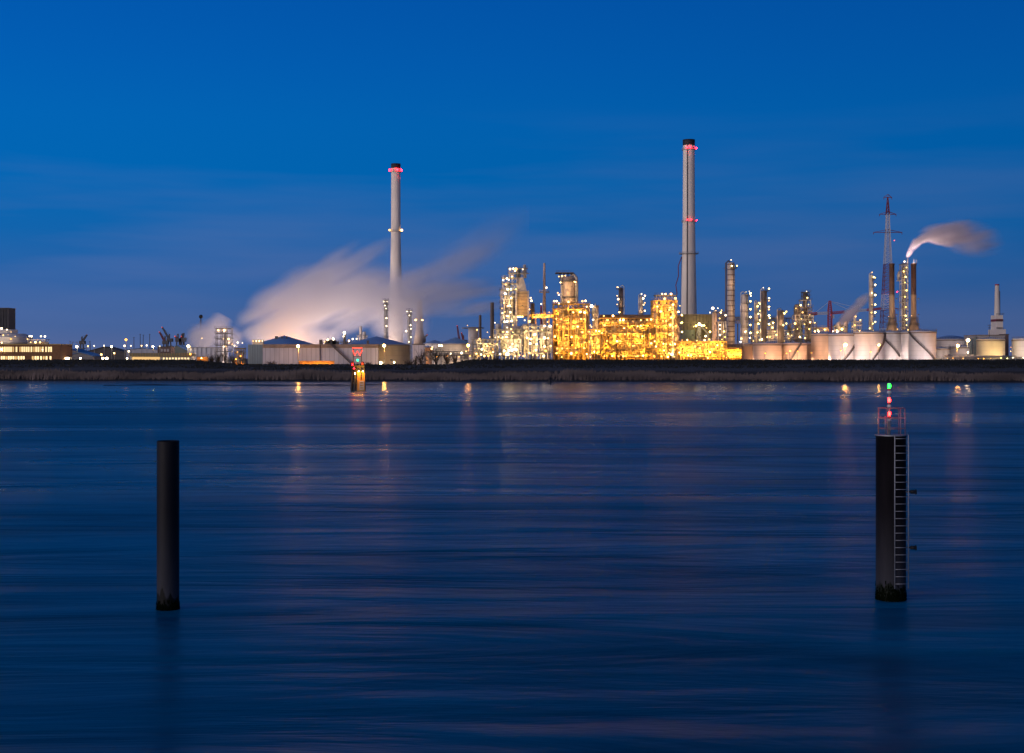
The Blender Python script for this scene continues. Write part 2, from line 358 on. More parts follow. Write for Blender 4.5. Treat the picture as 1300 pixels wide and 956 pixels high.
# low mudbank lying in the shallows in front of the cone-roofed tanks
mv = []; mf = []
NX, NY = 60, 6
for i in range(NX+1):
    u = i/NX; x = -150+u*105; hw = 9*math.sin(math.pi*min(1, .04+u*.96))**.5*(.8+.2*math.sin(u*23))+.3; yc = 503+6*u+3*math.sin(u*7)
    for j in range(NY+1):
        v_ = j/NY*2-1; mv.append((x, yc+v_*hw, -.15+.62*(1-v_*v_)*(.7+.3*math.sin(u*31+j))*min(1, hw/4)))
for i in range(NX):
    for j in range(NY): mf.append((i*(NY+1)+j, (i+1)*(NY+1)+j, (i+1)*(NY+1)+j+1, i*(NY+1)+j+1))
mm = bpy.data.meshes.new('mudbank'); mm.from_pydata(mv, [], mf); mm.materials.append(M['mud']); mm.polygons.foreach_set('use_smooth', [True]*len(mf)); structure('mudbank', mm)

# reed belt along the foot of the dike: uncountable blades in one object
rv = []; rf = []
def blade(x, y, z, h_, wd, lean):
    a_ = rnd.uniform(-.9, .9); dx = math.cos(a_)*wd; dy = math.sin(a_)*wd; o = len(rv)
    rv.extend([(x-dx, y-dy, z), (x+dx, y+dy, z), (x+lean+dx*.9, y, z+h_*.7), (x+lean-dx*.6, y, z+h_*.74), (x+lean*1.6, y+.1, z+h_)])
    rf.extend([(o, o+1, o+2, o+3), (o+3, o+2, o+4)])
for i in range(30000):
    x = rnd.uniform(-310, 300)
    if -4 < (x-20) < 2 and rnd.random() < .8: continue
    s_ = rnd.triangular(2, 19, 9)
    hh = rnd.uniform(1.7, 3.0)*(.8+.25*math.sin(x*.05)+.15*math.sin(x*.21+2))
    y = shore(x)+s_; blade(x, y, bank_z(x, s_)-.2, hh, rnd.uniform(.10, .28), rnd.uniform(-.2, .45))
rm = bpy.data.meshes.new('reeds'); rm.from_pydata(rv, [], rf); rm.materials.append(M['reed'])
o = link('reeds', rm); o['kind'] = 'stuff'; o['label'] = 'pale brown reed belt along the foot of the dark dike'; o['category'] = 'reeds'
rv = []; rf = []
for i in range(16000):
    x = rnd.uniform(-310, 300); s_ = rnd.uniform(28, 50); y = shore(x)+s_
    blade(x, y, bank_z(x, s_)-.1, rnd.uniform(.3, .75), rnd.uniform(.15, .4), rnd.uniform(-.1, .2))
gm2 = bpy.data.meshes.new('grass'); gm2.from_pydata(rv, [], rf); gm2.materials.append(M['leaf_dark'])
o = link('grass', gm2); o['kind'] = 'stuff'; o['label'] = 'short dark grass on the crest of the dike'; o['category'] = 'grass'

# ================================================================ builders
def rail(mb, pts, h_=1.1, w_=.09):
    for a_, b_ in zip(pts, pts[1:]):
        for k in (.5, 1): mb.beam((a_[0], a_[1], a_[2]+h_*k), (b_[0], b_[1], b_[2]+h_*k), w_)
    for a_ in pts: mb.beam(a_, (a_[0], a_[1], a_[2]+h_), w_)

def frame(T, x0, x1, yt, yb, y0, y1, nx, levels, m='steel', bw=.4, ny=1, brace=.3, deckp=.6, seed=1, name='steel_frame', rails=True, taper=None):
    """open steel frame: columns, floor beams, braces; decks as parts"""
    rg = random.Random(seed); mb = MB(); X0, X1 = T.x(x0), T.x(x1); ZT = T.z(yt); ZB = 0 if yb is None else T.z(yb)
    zs = [ZB]+sorted(T.z(v) for v in levels if T.z(v) > ZB+.5)+[ZT]
    xs_ = [X0+(X1-X0)*i/nx for i in range(nx+1)]; ys_ = [y0+(y1-y0)*j/ny for j in range(ny+1)]
    for x in xs_:
        for y in ys_: mb.box(x-bw/2, x+bw/2, y-bw/2, y+bw/2, ZB, ZT)
    for z in zs[1:]:
        for y in ys_: mb.box(X0-bw/2-.01, X1+bw/2+.01, y-bw/2-.012, y+bw/2+.012, z-.45, z)
        for x in xs_: mb.box(x-.12, x+.12, y0, y1, z-.41, z-.03)
    for i in range(nx):
        for k in range(len(zs)-1):
            if rg.random() < brace:
                a_, b_ = (xs_[i], xs_[i+1]) if rg.random() < .5 else (xs_[i+1], xs_[i])
                mb.beam((a_, ys_[0], zs[k]), (b_, ys_[0], zs[k+1]-.2), .22)
                if rg.random() < .4: mb.beam((b_, ys_[0], zs[k]), (a_, ys_[0], zs[k+1]-.2), .22)
    o = T.part(name, mb, m)
    for k, z in enumerate(zs[1:]):
        if rg.random() < deckp or k == len(zs)-2:
            d = MB(); d.box(X0-.9, X1+.9, y0-.9, y1+.6, z+.004, z+.12)
            if rails:
                k_ = max(2, int((X1-X0)/3)); rail(d, [(X0-.85+(X1-X0+1.7)*i/k_, y0-.85, z+.1) for i in range(k_+1)])
            T.part('deck', d, 'steel_dark' if m != 'steel_yellow' else 'grating')
    return zs, xs_

def pipes(T, x0, x1, yt, yb, yd, n_, m='pipe', seed=3, r=(.12, .34)):
    """interconnected pipework: one run of headers with drops"""
    rg = random.Random(seed); mb = MB(); X0, X1 = T.x(x0), T.x(x1); ZT = T.z(yt); ZB = T.z(yb)
    hz = [ZB+(ZT-ZB)*(i+.5)/max(2, n_//4)+rg.uniform(-.5, .5) for i in range(max(2, n_//4))]
    for z in hz:
        rr_ = rg.uniform(*r); y = yd+rg.uniform(-1.2, .4); a_ = X0+(X1-X0)*rg.uniform(0, .3); b_ = X1-(X1-X0)*rg.uniform(0, .3)
        mb.tube([(a_, y, z), (b_, y, z)], rr_)
    for i in range(n_):
        x = rg.uniform(X0, X1); a_, b_ = rg.choice(hz), rg.choice(hz)
        if abs(a_-b_) < 1: a_ = ZB; b_ = max(hz)
        y = yd+rg.uniform(-1, .2); q_ = rg.choice((-1, 1))*rg.uniform(.5, 2.5)
        mb.tube([(x, y, min(a_, b_)), (x, y, max(a_, b_)), (x+q_, y, max(a_, b_)+.4)], rg.uniform(*r))
    return T.part('pipework', mb, m)

def vessel(T, px0, px1, pyt, pyb, dy=0, m='vessel', dome=.45, name='vessel', parent=None):
    mb = MB(); r = (px1-px0)/2*T.S; cx = T.x((px0+px1)/2); zt, zb = T.z(pyt), T.z(pyb); hd = r*dome
    mb.lathe([(r*.3, zb-hd*.2), (r*.8, zb+hd*.25), (r, zb+hd), (r, zt-hd), (r*.93, zt-hd*.6), (r*.7, zt-hd*.22), (r*.25, zt)], cx, dy, 20)
    return T.part(name, mb, m, parent)
def drum(T, px0, px1, pyt, pyb, dy=0, m='vessel'):
    mb = MB(); r = (pyb-pyt)/2*T.S; z = T.z((pyt+pyb)/2); a_, b_ = T.x(px0), T.x(px1)
    mb.tube([(a_, dy, z), (a_+r*.3, dy, z), (b_-r*.3, dy, z), (b_, dy, z)], [r*.5, r, r, r*.5], 16)
    return T.part('drum', mb, m)

def lamps(T, pts, kind='warm', r=.55, dy=-2.):
    for p_ in pts:
        T.lamp(p_[0], p_[1], dy, p_[2] if len(p_) > 2 else kind, p_[3] if len(p_) > 3 else r)
def scatter(T, x0, x1, y0, y1, n_, seed, kinds=('warm',), r=(.4, .6), dy=(-2.5, 1)):
    rg = random.Random(seed); out = []; n_ = int(n_*.68)
    for _ in range(n_*30):
        if len(out) >= n_: break
        a_, b_ = rg.uniform(x0, x1), rg.uniform(y0, y1)
        if all((a_-c_)**2+(b_-d_)**2 > 14 for c_, d_ in out): out.append((a_, b_))
    for a_, b_ in out: T.lamp(a_, b_, rg.uniform(*dy), rg.choice(kinds), max(.31, rg.uniform(r[0]*.75, r[1])))

def column(label, x0, x1, yt, Y, m='vessel', plats=(), side=1, kind='green', group='distillation columns', name='distillation_tower', cat='column', rad=.5, top='dome', pipe=True, lampr=.5, neck=None, extra=(), yb=None, skirt=None):
    T = Th(name, label, cat, (x0+x1)/2, Y, group); r = (x1-x0)/2*T.S*.88; zt = T.z(yt); zb = 0
    mb = MB(); pr = [(r*1.25, 0), (r*1.0, 3.5)]
    if neck: zn = T.z(neck[0]); pr += [(r, zn-1), (r*neck[1], zn+1)]; r2 = r*neck[1]
    else: r2 = r
    pr += [(r2, zt-r2*rad*1.2)]
    if top == 'dome': pr += [(r2*.93, zt-r2*rad*.6), (r2*.7, zt-r2*rad*.2), (r2*.25, zt)]
    else: pr += [(r2, zt)]
    mb.lathe(pr, 0, 0, 24); T.part('shell', mb, m)
    if pipe:
        pm = MB(); q_ = -side*(r2+.45); pm.tube([(0, -.2, zt-.1), (0, -.2, zt+.8), (q_*.5, -.3, zt+1.3), (q_, -.4, zt+.5), (q_, -.4, zt-2), (q_*1.03, -.4, 1)], .28); T.part('overhead_pipe', pm, 'pipe')
    ld = MB(); q_ = side*(r*.6)
    for e_ in (-.3, .3): ld.beam((q_+e_, -r-.3, 1), (q_+e_, -r-.3, zt), .12)
    for k in range(int(zt/1.6)): ld.beam((q_-.3, -r-.3, 1.5+k*1.6), (q_+.3, -r-.3, 1.5+k*1.6), .1)
    T.part('ladder', ld, 'steel_dark')
    for i, py in enumerate(plats):
        z = T.z(py); rr_ = r2 if (neck and z > T.z(neck[0])) else r
        c0 = R(-35) if side > 0 else R(215); sw = R(75+25*((i*7) % 3)); 
        d = MB(); d.arc(rr_*.98, rr_+1.3, z, .14, c0-sw, c0+sw, 18)
        rail(d, [((rr_+1.25)*math.cos(c0-sw+2*sw*k/8), (rr_+1.25)*math.sin(c0-sw+2*sw*k/8), z+.1) for k in range(9)])
        pl = T.part('platform', d, 'steel_dark')
        if side: 
            lo = link('lamp', lamp_mesh(kind, lampr*LS*1.1), T.o, (side*(rr_+1.0), -1.4, z+1.6))
    for zf in (.3, .55, .8): link('floodlight', fill_mesh('fix_col'), T.o, (r*.3, -r-5.5, zt*zf))  # added lights brightening the column shell
    for e_ in extra: T.lamp(e_[0], e_[1], -r-1, e_[2] if len(e_) > 2 else kind, e_[3] if len(e_) > 3 else lampr)
    return T

def tank(label, x0, x1, yt, Y, m='white_tank', roof=1.2, stair=None, group='white storage tanks', rimw=.5, n=56, ribs=0, yb=None, dome=False, rim='rim', fx='fix_pink', fxy=None):
    T = Th('storage_tank', label, 'tank', (x0+x1)/2, Y, group); r = (x1-x0)/2*T.S; zt = T.z(yt)
    mb = MB(); mb.lathe([(r, 0), (r, zt-.6), (r+.02, zt-.6), (r+.02, zt)], 0, 0, n); T.part('shell', mb, m)
    rb = MB(); pr = [(r+.25, zt+.004)]
    pr += [(r*.8, zt+roof*.36), (r*.5, zt+roof*.75), (r*.2, zt+roof*.96), (.3, zt+roof)] if dome else [(.6, zt+roof), (.3, zt+roof+.3)]
    rb.lathe(pr, 0, 0, n, smooth=dome); T.part('roof', rb, 'roof_white')
    gd = MB(); gd.lathe([(r+.03, zt-rimw-.6), (r+.32, zt-rimw-.5), (r+.32, zt-.62), (r+.03, zt-.6)], 0, 0, n); T.part('wind_girder', gd, rim)
    if rimw:
        rl = MB(); k_ = 40
        rail(rl, [((r+.2)*math.cos(2*math.pi*k/k_), (r+.2)*math.sin(2*math.pi*k/k_), zt) for k in range(k_//2, k_+1)], 1.0, .08); T.part('handrail', rl, 'steel_dark')
    if fx == 'fix_pink' and m in ('pink_tank', 'brown_tank'): fx = 'fix_tank'
    if fx:
        for px_ in ([x0+(x1-x0)*.3, x0+(x1-x0)*.7] if x1-x0 > 20 else [(x0+x1)/2]): fixture(T, px_, 457.5 if fxy is None else fxy, -r-9, fx, 1.4, .6)  # low hidden lights added to brighten the tank wall
    if stair:
        st = MB(); (t0, z0_), (t1, z1_) = stair; K = 26; pts = []
        for k in range(K+1):
            th = R(t0+(t1-t0)*k/K); z = z0_*zt+(z1_-z0_)*zt*k/K
            pts.append(((r+.55)*math.sin(th), -(r+.55)*math.cos(th), z))
        for a_, b_ in zip(pts, pts[1:]): st.beam(a_, b_, .95, .45)
        rail(st, [(p_[0]*1.012, p_[1]*1.012, p_[2]+.2) for p_ in pts[::2]], 1.1, .1); T.part('staircase', st, 'stair')
    _Last[0] = T
    return T

def flood(T, px, py, dy, kind='flood_sodium', r=.5):
    return T.lamp(px, py, dy, kind, r/LS)
def street_lamp(label, px, pyh, Y, kind='flood_sodium', r=.5, group='street lamps behind the dike', arm=0):
    T = Th('street_lamp', label, 'street lamp', px, Y, group); z = T.z(pyh)
    mb = MB(); mb.tube([(0, 0, 0), (0, 0, z*.5), (0, 0, z-.4)], [.2, .16, .11]); mb.tube([(0, 0, z-.45), (0, -.5, z+r*1.1+.2), (0, -1.1, z+r*1.1+.25)], .09)
    T.part('pole', mb, 'steel')
    hd = MB(); hd.hexa([(-.55,-1.9,z+r),(.55,-1.9,z+r),(.45,-.6,z+r),(-.45,-.6,z+r)], [(-.35,-1.7,z+r+.35),(.35,-1.7,z+r+.35),(.3,-.7,z+r+.3),(-.3,-.7,z+r+.3)]); T.part('lamp_head', hd, 'steel')
    b = MB(); b.ball((0, -1.25, z), r*.85, 12, 8, .9); T.part('lamp', b, 'lamp_'+kind)
    return T
# ================================================================ right-hand tank farm (left to right)
TKS = 'white storage tanks'
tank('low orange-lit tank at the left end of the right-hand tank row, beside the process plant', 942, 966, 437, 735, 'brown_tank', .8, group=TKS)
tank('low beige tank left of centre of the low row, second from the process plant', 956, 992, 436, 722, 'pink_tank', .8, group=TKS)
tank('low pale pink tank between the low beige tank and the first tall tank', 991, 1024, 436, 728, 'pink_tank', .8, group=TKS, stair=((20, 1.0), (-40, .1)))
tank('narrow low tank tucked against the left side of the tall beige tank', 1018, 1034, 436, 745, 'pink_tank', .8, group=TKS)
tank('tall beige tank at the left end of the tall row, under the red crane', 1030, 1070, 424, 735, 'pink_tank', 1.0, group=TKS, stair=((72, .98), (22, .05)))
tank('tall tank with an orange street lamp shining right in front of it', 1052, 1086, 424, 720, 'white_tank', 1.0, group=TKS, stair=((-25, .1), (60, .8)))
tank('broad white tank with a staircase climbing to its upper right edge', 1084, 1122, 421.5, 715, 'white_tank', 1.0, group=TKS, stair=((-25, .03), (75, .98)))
tank('white tank with a staircase descending from its upper left edge, beneath the pylon', 1117, 1143, 421.5, 735, 'white_tank', .9, group=TKS, stair=((-75, .98), (40, .35)))
tank('plain bluish white tank below the lit lattice column', 1134, 1160, 421.5, 745, 'white_tank', .9, group=TKS)
tank('tall white tank at the right end of the tall row with a long descending staircase', 1154, 1188, 420.5, 718, 'white_tank', .9, group=TKS, stair=((-78, .98), (70, .05)))
tank('wide distant white tank with a low blue domed roof', 1186, 1229, 430.5, 900, 'white_tank', 2.4, group=TKS, dome=True)
tank('small squat grey tank right beside the tall white row', 1184, 1206, 442, 765, 'panel', .6, group=TKS)
tank('low grey tank behind the orange street lamp on the right', 1205, 1236, 440, 790, 'panel', .6, group=TKS)
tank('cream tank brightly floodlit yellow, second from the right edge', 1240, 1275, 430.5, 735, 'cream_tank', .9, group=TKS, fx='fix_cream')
tank('white tank cut by the right edge of the photo', 1285.5, 1322, 430, 735, 'white_tank', .9, group=TKS)
for i, (a_, b_, c_) in enumerate([(1231, 1235, 430), (1236, 1240.5, 428)]):
    T = Th('silo', ['narrow green silo just left of the cream floodlit tank, slightly shorter', 'narrow green silo touching the cream floodlit tank, slightly taller'][i], 'silo', (a_+b_)/2, 770, 'green silos')
    vessel(T, a_, b_, c_, 457, 0, 'green_clad', .3, 'shell'); d = MB(); d.arc(.2, (b_-a_)/2*T.S+.5, T.z(c_)+.1, .12, 0, 6.28); T.part('deck', d, 'steel_dark')
# grey hall and power station behind the cream tank
T = Th('hall', 'grey hall with a rust edged roof behind the cream tank', 'building', 1259, 850)
b = MB(); b.box(T.x(1241), T.x(1276), 0, 25, 0, T.z(426)); T.part('wall', b, 'panel'); b = MB(); b.box(T.x(1240.5), T.x(1276.5), -.5, 25.5, T.z(426)+.003, T.z(425)); T.part('roof', b, 'rim')
T = Th('boiler_house', 'stepped pale boiler house with red bands carrying a slim tall chimney', 'building', 1269, 900)
b = MB(); b.box(T.x(1264), T.x(1277), 0, 14, 0, T.z(418)); T.part('wall', b, 'concrete')
b = MB(); b.cur = 0; b.box(T.x(1266), T.x(1274), 1, 12, T.z(418), T.z(408)); b.cur = 1; b.box(T.x(1266)-.1, T.x(1274)+.1, .9, 12.1, T.z(408), T.z(405)); b.cur = 0; b.box(T.x(1266), T.x(1274), 1, 12, T.z(405), T.z(400)); T.part('upper_storey', b, ['concrete', 'red_dark'])
b = MB(); b.lathe([(1.9, T.z(400)), (1.35, T.z(362))], T.x(1269.3), 5, 20); q_ = T.part('flue', b, 'concrete'); b = MB(); b.lathe([(1.45, T.z(362)+.01), (1.4, T.z(360.3))], T.x(1269.3), 5, 20); T.part('cap', b, 'red_paint', q_)
b = MB(); b.lathe([(1.1, T.z(400)), (1.0, T.z(369))], T.x(1272.5), 7, 16); T.part('flue', b, 'green_clad')
for z_ in (417.8, 408.3, 399.8):
    b = MB(); X0, X1 = T.x(1265.5), T.x(1275); rail(b, [(X0+(X1-X0)*k/5, .6, T.z(z_)) for k in range(6)], 1.1, .15); T.part('handrail', b, 'steel_dark')
T = Th('service_tower', 'dark narrow service tower right of the stepped boiler house', 'tower', 1277, 880)
b = MB(); b.box(T.x(1274.5), T.x(1280.5), 0, 8, 0, T.z(425)); T.part('wall', b, 'brown_wall'); b = MB(); b.box(T.x(1275), T.x(1279), 6, 7, T.z(446), T.z(432)); b = MB(); b.box(T.x(1274), T.x(1281), -.4, 8.4, T.z(425)+.003, T.z(424)); T.part('roof', b, 'steel_dark'); lamps(T, [(1281.5, 446, 'warm', .5), (1282, 441, 'sodium', .4)])
T = Th('mast', 'thin dark wind mast left of the pale boiler house', 'mast', 1256, 800); b = MB(); b.tube([(0,0,0),(0,0,T.z(412))], [.25,.12]); T.part('pole', b, 'steel_dark'); b = MB(); b.beam((-1,0,T.z(413)),(1,0,T.z(413)),.25); T.part('crossarm', b, 'steel_dark'); b = MB(); b.beam((-.7,0,T.z(416)),(.7,0,T.z(416)),.25); T.part('crossarm', b, 'steel_dark')

# pipe bridge at the far right, along the foot of the tanks
T = Th('pipe_rack', 'low pipe rack with green lit pipes running below the right-hand tanks', 'pipe rack', 1250, 712)
frame(T, 1196, 1300, 453.2, None, -2, 1, 26, [455.5], 'steel', .25, 1, 0, 1, 5, rails=False)
pipes(T, 1196, 1300, 452.6, 455.5, -.5, 10, 'pipe', 8, (.15, .25))
lamps(T, [(1269, 454.5, 'green', .45), (1277, 455, 'green', .4), (1284, 454, 'white', .6), (1240, 455.3, 'sodium', .4), (1247, 455.3, 'sodium', .4), (1201, 455, 'warm', .4), (1208, 454.8, 'sodium', .4), (1221, 455, 'warm', .5), (1256, 455, 'warm', .4), (1297, 454, 'white', .5)], r=.45)
T = Th('pump_shed', 'long white pump shed lit by a lamp left of the cream tank', 'shed', 1222, 725)
b = MB(); b.box(T.x(1209), T.x(1236), 0, 6, 0, T.z(450.5)); T.part('wall', b, 'white_paint'); b = MB(); b.box(T.x(1208.6), T.x(1236.4), -.5, 6.5, T.z(450.5)+.003, T.z(449.8)); T.part('roof', b, 'steel'); T.lamp(1227.5, 447.2, -1, 'white', .8)

SLG = 'street lamps behind the dike'
street_lamp('orange street lamp glaring in front of the two tall beige tanks', 1072.5, 438, 700, 'flood_sodium', .85, SLG)
street_lamp('orange street lamp on a slim pole before the white tank with the right-rising staircase', 1115, 438, 700, 'flood_sodium', .5, SLG)
street_lamp('orange street lamp before the low grey tank near the right edge', 1215, 439, 705, 'flood_sodium', .75, SLG)
street_lamp('white floodlight mast between the far domed tank and the green silos', 1228, 432, 720, 'lamp_flood'[5:], .95, SLG)
street_lamp('orange street lamp in front of the left end of the long warehouse', 379, 439.5, 700, 'flood_sodium', .75, SLG)
street_lamp('orange street lamp just right of the red letter sign, before the cone-roofed tank', 488, 439, 700, 'flood_sodium', .75, SLG)
street_lamp('orange street lamp beside the yellow-lit tank at the left edge of the plant', 594.5, 438.5, 702, 'flood_sodium', .6, SLG)
for px, py, s_ in ((971, 448.5, 'before the low beige tank, just right of the process plant'), (998, 448.5, 'lowest and leftmost of the pair before the low pale pink tank'), (1002.5, 445.5, 'taller one of the pair before the low pale pink tank'), (1012, 446, 'between the low pale pink tank pair and the narrow tank'), (1029.5, 448, 'at the foot of the first tall beige tank'), (1066.5, 445, 'small one left of the glaring lamp at the tall tanks'), (1104.5, 447, 'small one at the foot of the right-rising staircase')):
    street_lamp('small orange lamp '+s_, px, py, 706, 'sodium', .42, SLG)

# ================================================================ three stacks group on the right, pylon, cranes
def rstack(label, x0, x1, yt):
    T = Th('furnace_stack', label, 'stack', (x0+x1)/2, 860, 'rusty furnace stacks'); r = (x1-x0)/2*T.S; zt = T.z(yt)
    b = MB(); b.lathe([(r*1.08, T.z(407)), (r*1.04, T.z(375)), (r, T.z(374))], 0, 0, 20); T.part('lower_shell', b, 'stack_lower')
    b = MB(); b.lathe([(r+.04, T.z(374)), (r, zt-1), (r+.15, zt-1), (r+.15, zt)], 0, 0, 20); T.part('upper_shell', b, 'rust_stack')
    b = MB(); b.lathe([(r*2.6, 0), (r*2.5, T.z(421)), (r*1.1, T.z(407))], 0, 0, 20); T.part('flared_base', b, 'stack_lower')
    for py in (404.5, 412, 375):
        d = MB(); q_ = r+ (1.4 if py > 400 else .35); d.arc(r*1.05, q_+(.8 if py > 410 else 0), T.z(py), .25, 0, 6.28); 
        if py > 400: rail(d, [((q_)*math.cos(k*.45), q_*math.sin(k*.45), T.z(py)) for k in range(15)])
        T.part('platform', d, 'steel_dark')
    b = MB()
    for e_ in (-1, 1):
        for k in range(3): b.beam((e_*r*(2.4-.4*k), -r*1.2, T.z(421-6*k)+.1), (e_*r*(2.1-.4*k), -r*1.2, T.z(416-6*k)), .3)
        b.beam((e_*r*2.5, -r*1.0, 0), (e_*r*1.4, -r*.6, T.z(405)), .35)
    T.part('braces', b, 'steel_dark')
    for py in (422, 400, 380): fixture(T, (x0+x1)/2+1, py, -r-7, 'fix_col')  # added lights brightening the stack's front
    return T
T = rstack('rusty brown furnace stack between the red and white pylon and the lit column', 1129, 1135.4, 334.5); lamps(T, [(1127, 402, 'warm', .4), (1138, 418, 'warm', .5)])
T = rstack('rusty brown furnace stack on the right side of the lit column, below the plume', 1156.5, 1163, 335); lamps(T, [(1156, 401, 'warm', .5), (1158, 421, 'white', .4)])
for x_, y_ in ((1158, -1), (1161.5, -1), (1160, 1.6)): setattr(fixture(T, x_, 334.2, y_, 'lamp_plume', 1.5, 1.2), 'rotation_euler', (R(90), 0, R(-90)))  # upward lights added on the stack top to brighten the plume
LCOL = T = Th('lattice_tower', 'tall lattice column studded with lamps between the two rusty stacks', 'column', 1148, 850)
frame(T, 1143.5, 1151, 336, None, -2, 2, 2, list(range(344, 424, 8)), 'steel', .32, 1, .8, .7, 11)
vessel(T, 1145, 1150, 338, 456, 0, 'vessel_dark', .5)
lamps(T, [(1146.5,332.5,'white',.6),(1149,340),(1145.5,345),(1148,352),(1147,359),(1149,369),(1147,377),(1148,390),(1148,401),(1149,406),(1149,413),(1151,419),(1145,425)], 'green', .72, -2.8)
b = MB(); b.tube([(T.x(1152.4), 0, 0), (T.x(1152.4), 0, T.z(328))], .38); T.part('vent_pipe', b, 'steel')
b = MB(); b.box(T.x(1138.5), T.x(1143.5), -1, 1, T.z(357), T.z(356)); b.tube([(T.x(1141), 0, T.z(356)), (T.x(1140), 0, T.z(350)), (T.x(1141.5), 0, T.z(345))], .7); T.part('side_platform', b, 'steel'); [setattr(fixture(T, x_, 334.5, y_, 'lamp_steam', 1.5, 1.1), 'rotation_euler', (R(90), 0, R(-90))) for x_, y_ in ((1146, -1.5), (1150, -1.5), (1148, 1.8))]  # ends with added upward lights that brighten the plume
# red and white pylon
T = Th('lattice_pylon', 'tall red and white lattice pylon with cross arms behind the rusty stacks', 'pylon', 1127, 1050)
b = MB(); H = T.z(250); rg = random.Random(4)
hw = lambda z: 5.4*(1-z/T.z(272))**1.1+1.0 if z < T.z(272) else 1.0*(H-z)/(H-T.z(272))+.25
zl = [0]; 
while zl[-1] < H-3: zl.append(zl[-1]+max(3.2, hw(zl[-1])*1.0))
zl[-1] = H
for i in range(len(zl)-1):
    a_, c_ = zl[i], zl[i+1]; p0, p1 = hw(a_), hw(c_); b.cur = 0 if a_ > T.z(273) or (T.z(395) > a_ > T.z(425)) or (T.z(338) > a_ > T.z(375)) else 1
    cs = [(-1,-1),(1,-1),(1,1),(-1,1)]
    for j in range(4):
        (e0, f0), (e1, f1) = cs[j], cs[(j+1)%4]
        b.beam((e0*p0, f0*p0, a_), (e0*p1, f0*p1, c_), .34)
        b.beam((e0*p0, f0*p0, a_), (e1*p1, f1*p1, c_), .2); b.beam((e1*p0, f1*p0, a_), (e0*p1, f0*p1, c_), .2)
        b.beam((e0*p1, f0*p1, c_), (e1*p1, f1*p1, c_), .2)
T.part('lattice_mast', b, ['red_dark', 'white_paint'])
for py, x0, x1 in ((250.5, 1122, 1132), (272, 1116.5, 1137.5), (295, 1109, 1145), (392, 1109, 1140)):
    b = MB()
    for e_ in (-.8, .8): b.beam((T.x(x0), 0, T.z(py)), (T.x(x1), e_, T.z(py)), .4); b.beam((T.x(x0), 0, T.z(py)), (0, e_, T.z(py)+2.2), .25); b.beam((T.x(x1), 0, T.z(py)), (0, e_, T.z(py)+2.2), .25)
    for e_ in (x0, x1): b.tube([(T.x(e_), 0, T.z(py)), (T.x(e_), 0, T.z(py)-1.6)], .22)
    T.part('cross_arm', b, 'red_dark')
lamps(T, [(1128.3,371,'red',.75),(1136.5,371,'red',.75),(1133,306,'red_small',.6)], 'red', .6, -5)
# tower crane with red jib
T = Th('tower_crane', 'red tower crane with a long horizontal white and red jib over the tall tanks', 'crane', 1053.5, 1000)
def lattice(b, A, B, w0, w1, seg, th=.25):
    A, B = Vector(A), Vector(B); d = (B-A).normalized(); up = Vector((0,0,1)) if abs(d.z) < .9 else Vector((1,0,0)); u = d.cross(Vector((0,1,0))).normalized() if abs(d.y) < .9 else Vector((1,0,0)); v = Vector((0,1,0))
    pr = None
    for i in range(seg+1):
        t_ = i/seg; c_ = A+(B-A)*t_; w_ = (w0+(w1-w0)*t_)/2; q_ = [c_+u*w_+v*w_, c_-u*w_+v*w_, c_-u*w_-v*w_, c_+u*w_-v*w_]
        if pr:
            for k in range(4): b.beam(pr[k], q_[k], th*1.3); b.beam(pr[k], q_[(k+1)%4], th*.8)
        for k in range(4): b.beam(q_[k], q_[(k+1)%4], th*.8)
        pr = q_
b = MB(); lattice(b, (0,0,0), (0,0,T.z(395)), 2.6, 2.6, 22, .32); T.part('mast', b, 'red_paint')
b = MB(); lattice(b, (0,0,T.z(395)), (0,0,T.z(382)), 2.6, 1.2, 5, .3); T.part('cat_head', b, 'red_paint')
b = MB(); b.cur = 0; lattice(b, (1, 0, T.z(397.5)), (T.x(1072), 0, T.z(396)), 1.7, 1.6, 8, .28); b.cur = 1; lattice(b, (T.x(1072), 0, T.z(396)), (T.x(1100), 0, T.z(393.5)), 1.6, 1.4, 10, .28); b.cur = 0; lattice(b, (T.x(1100), 0, T.z(393.5)), (T.x(1118), 0, T.z(392)), 1.4, 1, 7, .28); T.part('jib', b, ['red_paint', 'white_paint'])
b = MB(); b.cur = 1; lattice(b, (-1, 0, T.z(397.5)), (T.x(1037), 0, T.z(398)), 1.6, 1.5, 5, .3); b.cur = 0; lattice(b, (T.x(1037), 0, T.z(398)), (T.x(1027.5), 0, T.z(399.5)), 1.6, 2.2, 4, .4); T.part('counter_jib', b, ['red_paint', 'white_paint'])
b = MB(); b.box(T.x(1028), T.x(1031.5), -1.2, 1.2, T.z(402), T.z(399.6)); T.part('counterweight', b, 'concrete')
b = MB(); b.beam((0,0,T.z(382.3)), (T.x(1035),0,T.z(397)), .18); b.beam((0,0,T.z(382.3)), (T.x(1098),0,T.z(393)), .18); b.beam((0,0,T.z(382.3)), (T.x(1080),0,T.z(394.5)), .18); T.part('stay_cables', b, 'white_paint')
b = MB(); b.box(1.2, 3, -1, 1, T.z(404), T.z(400)); T.part('cab', b, 'white_paint'); lamps(T, [(1054,400,'red_small',.6)])
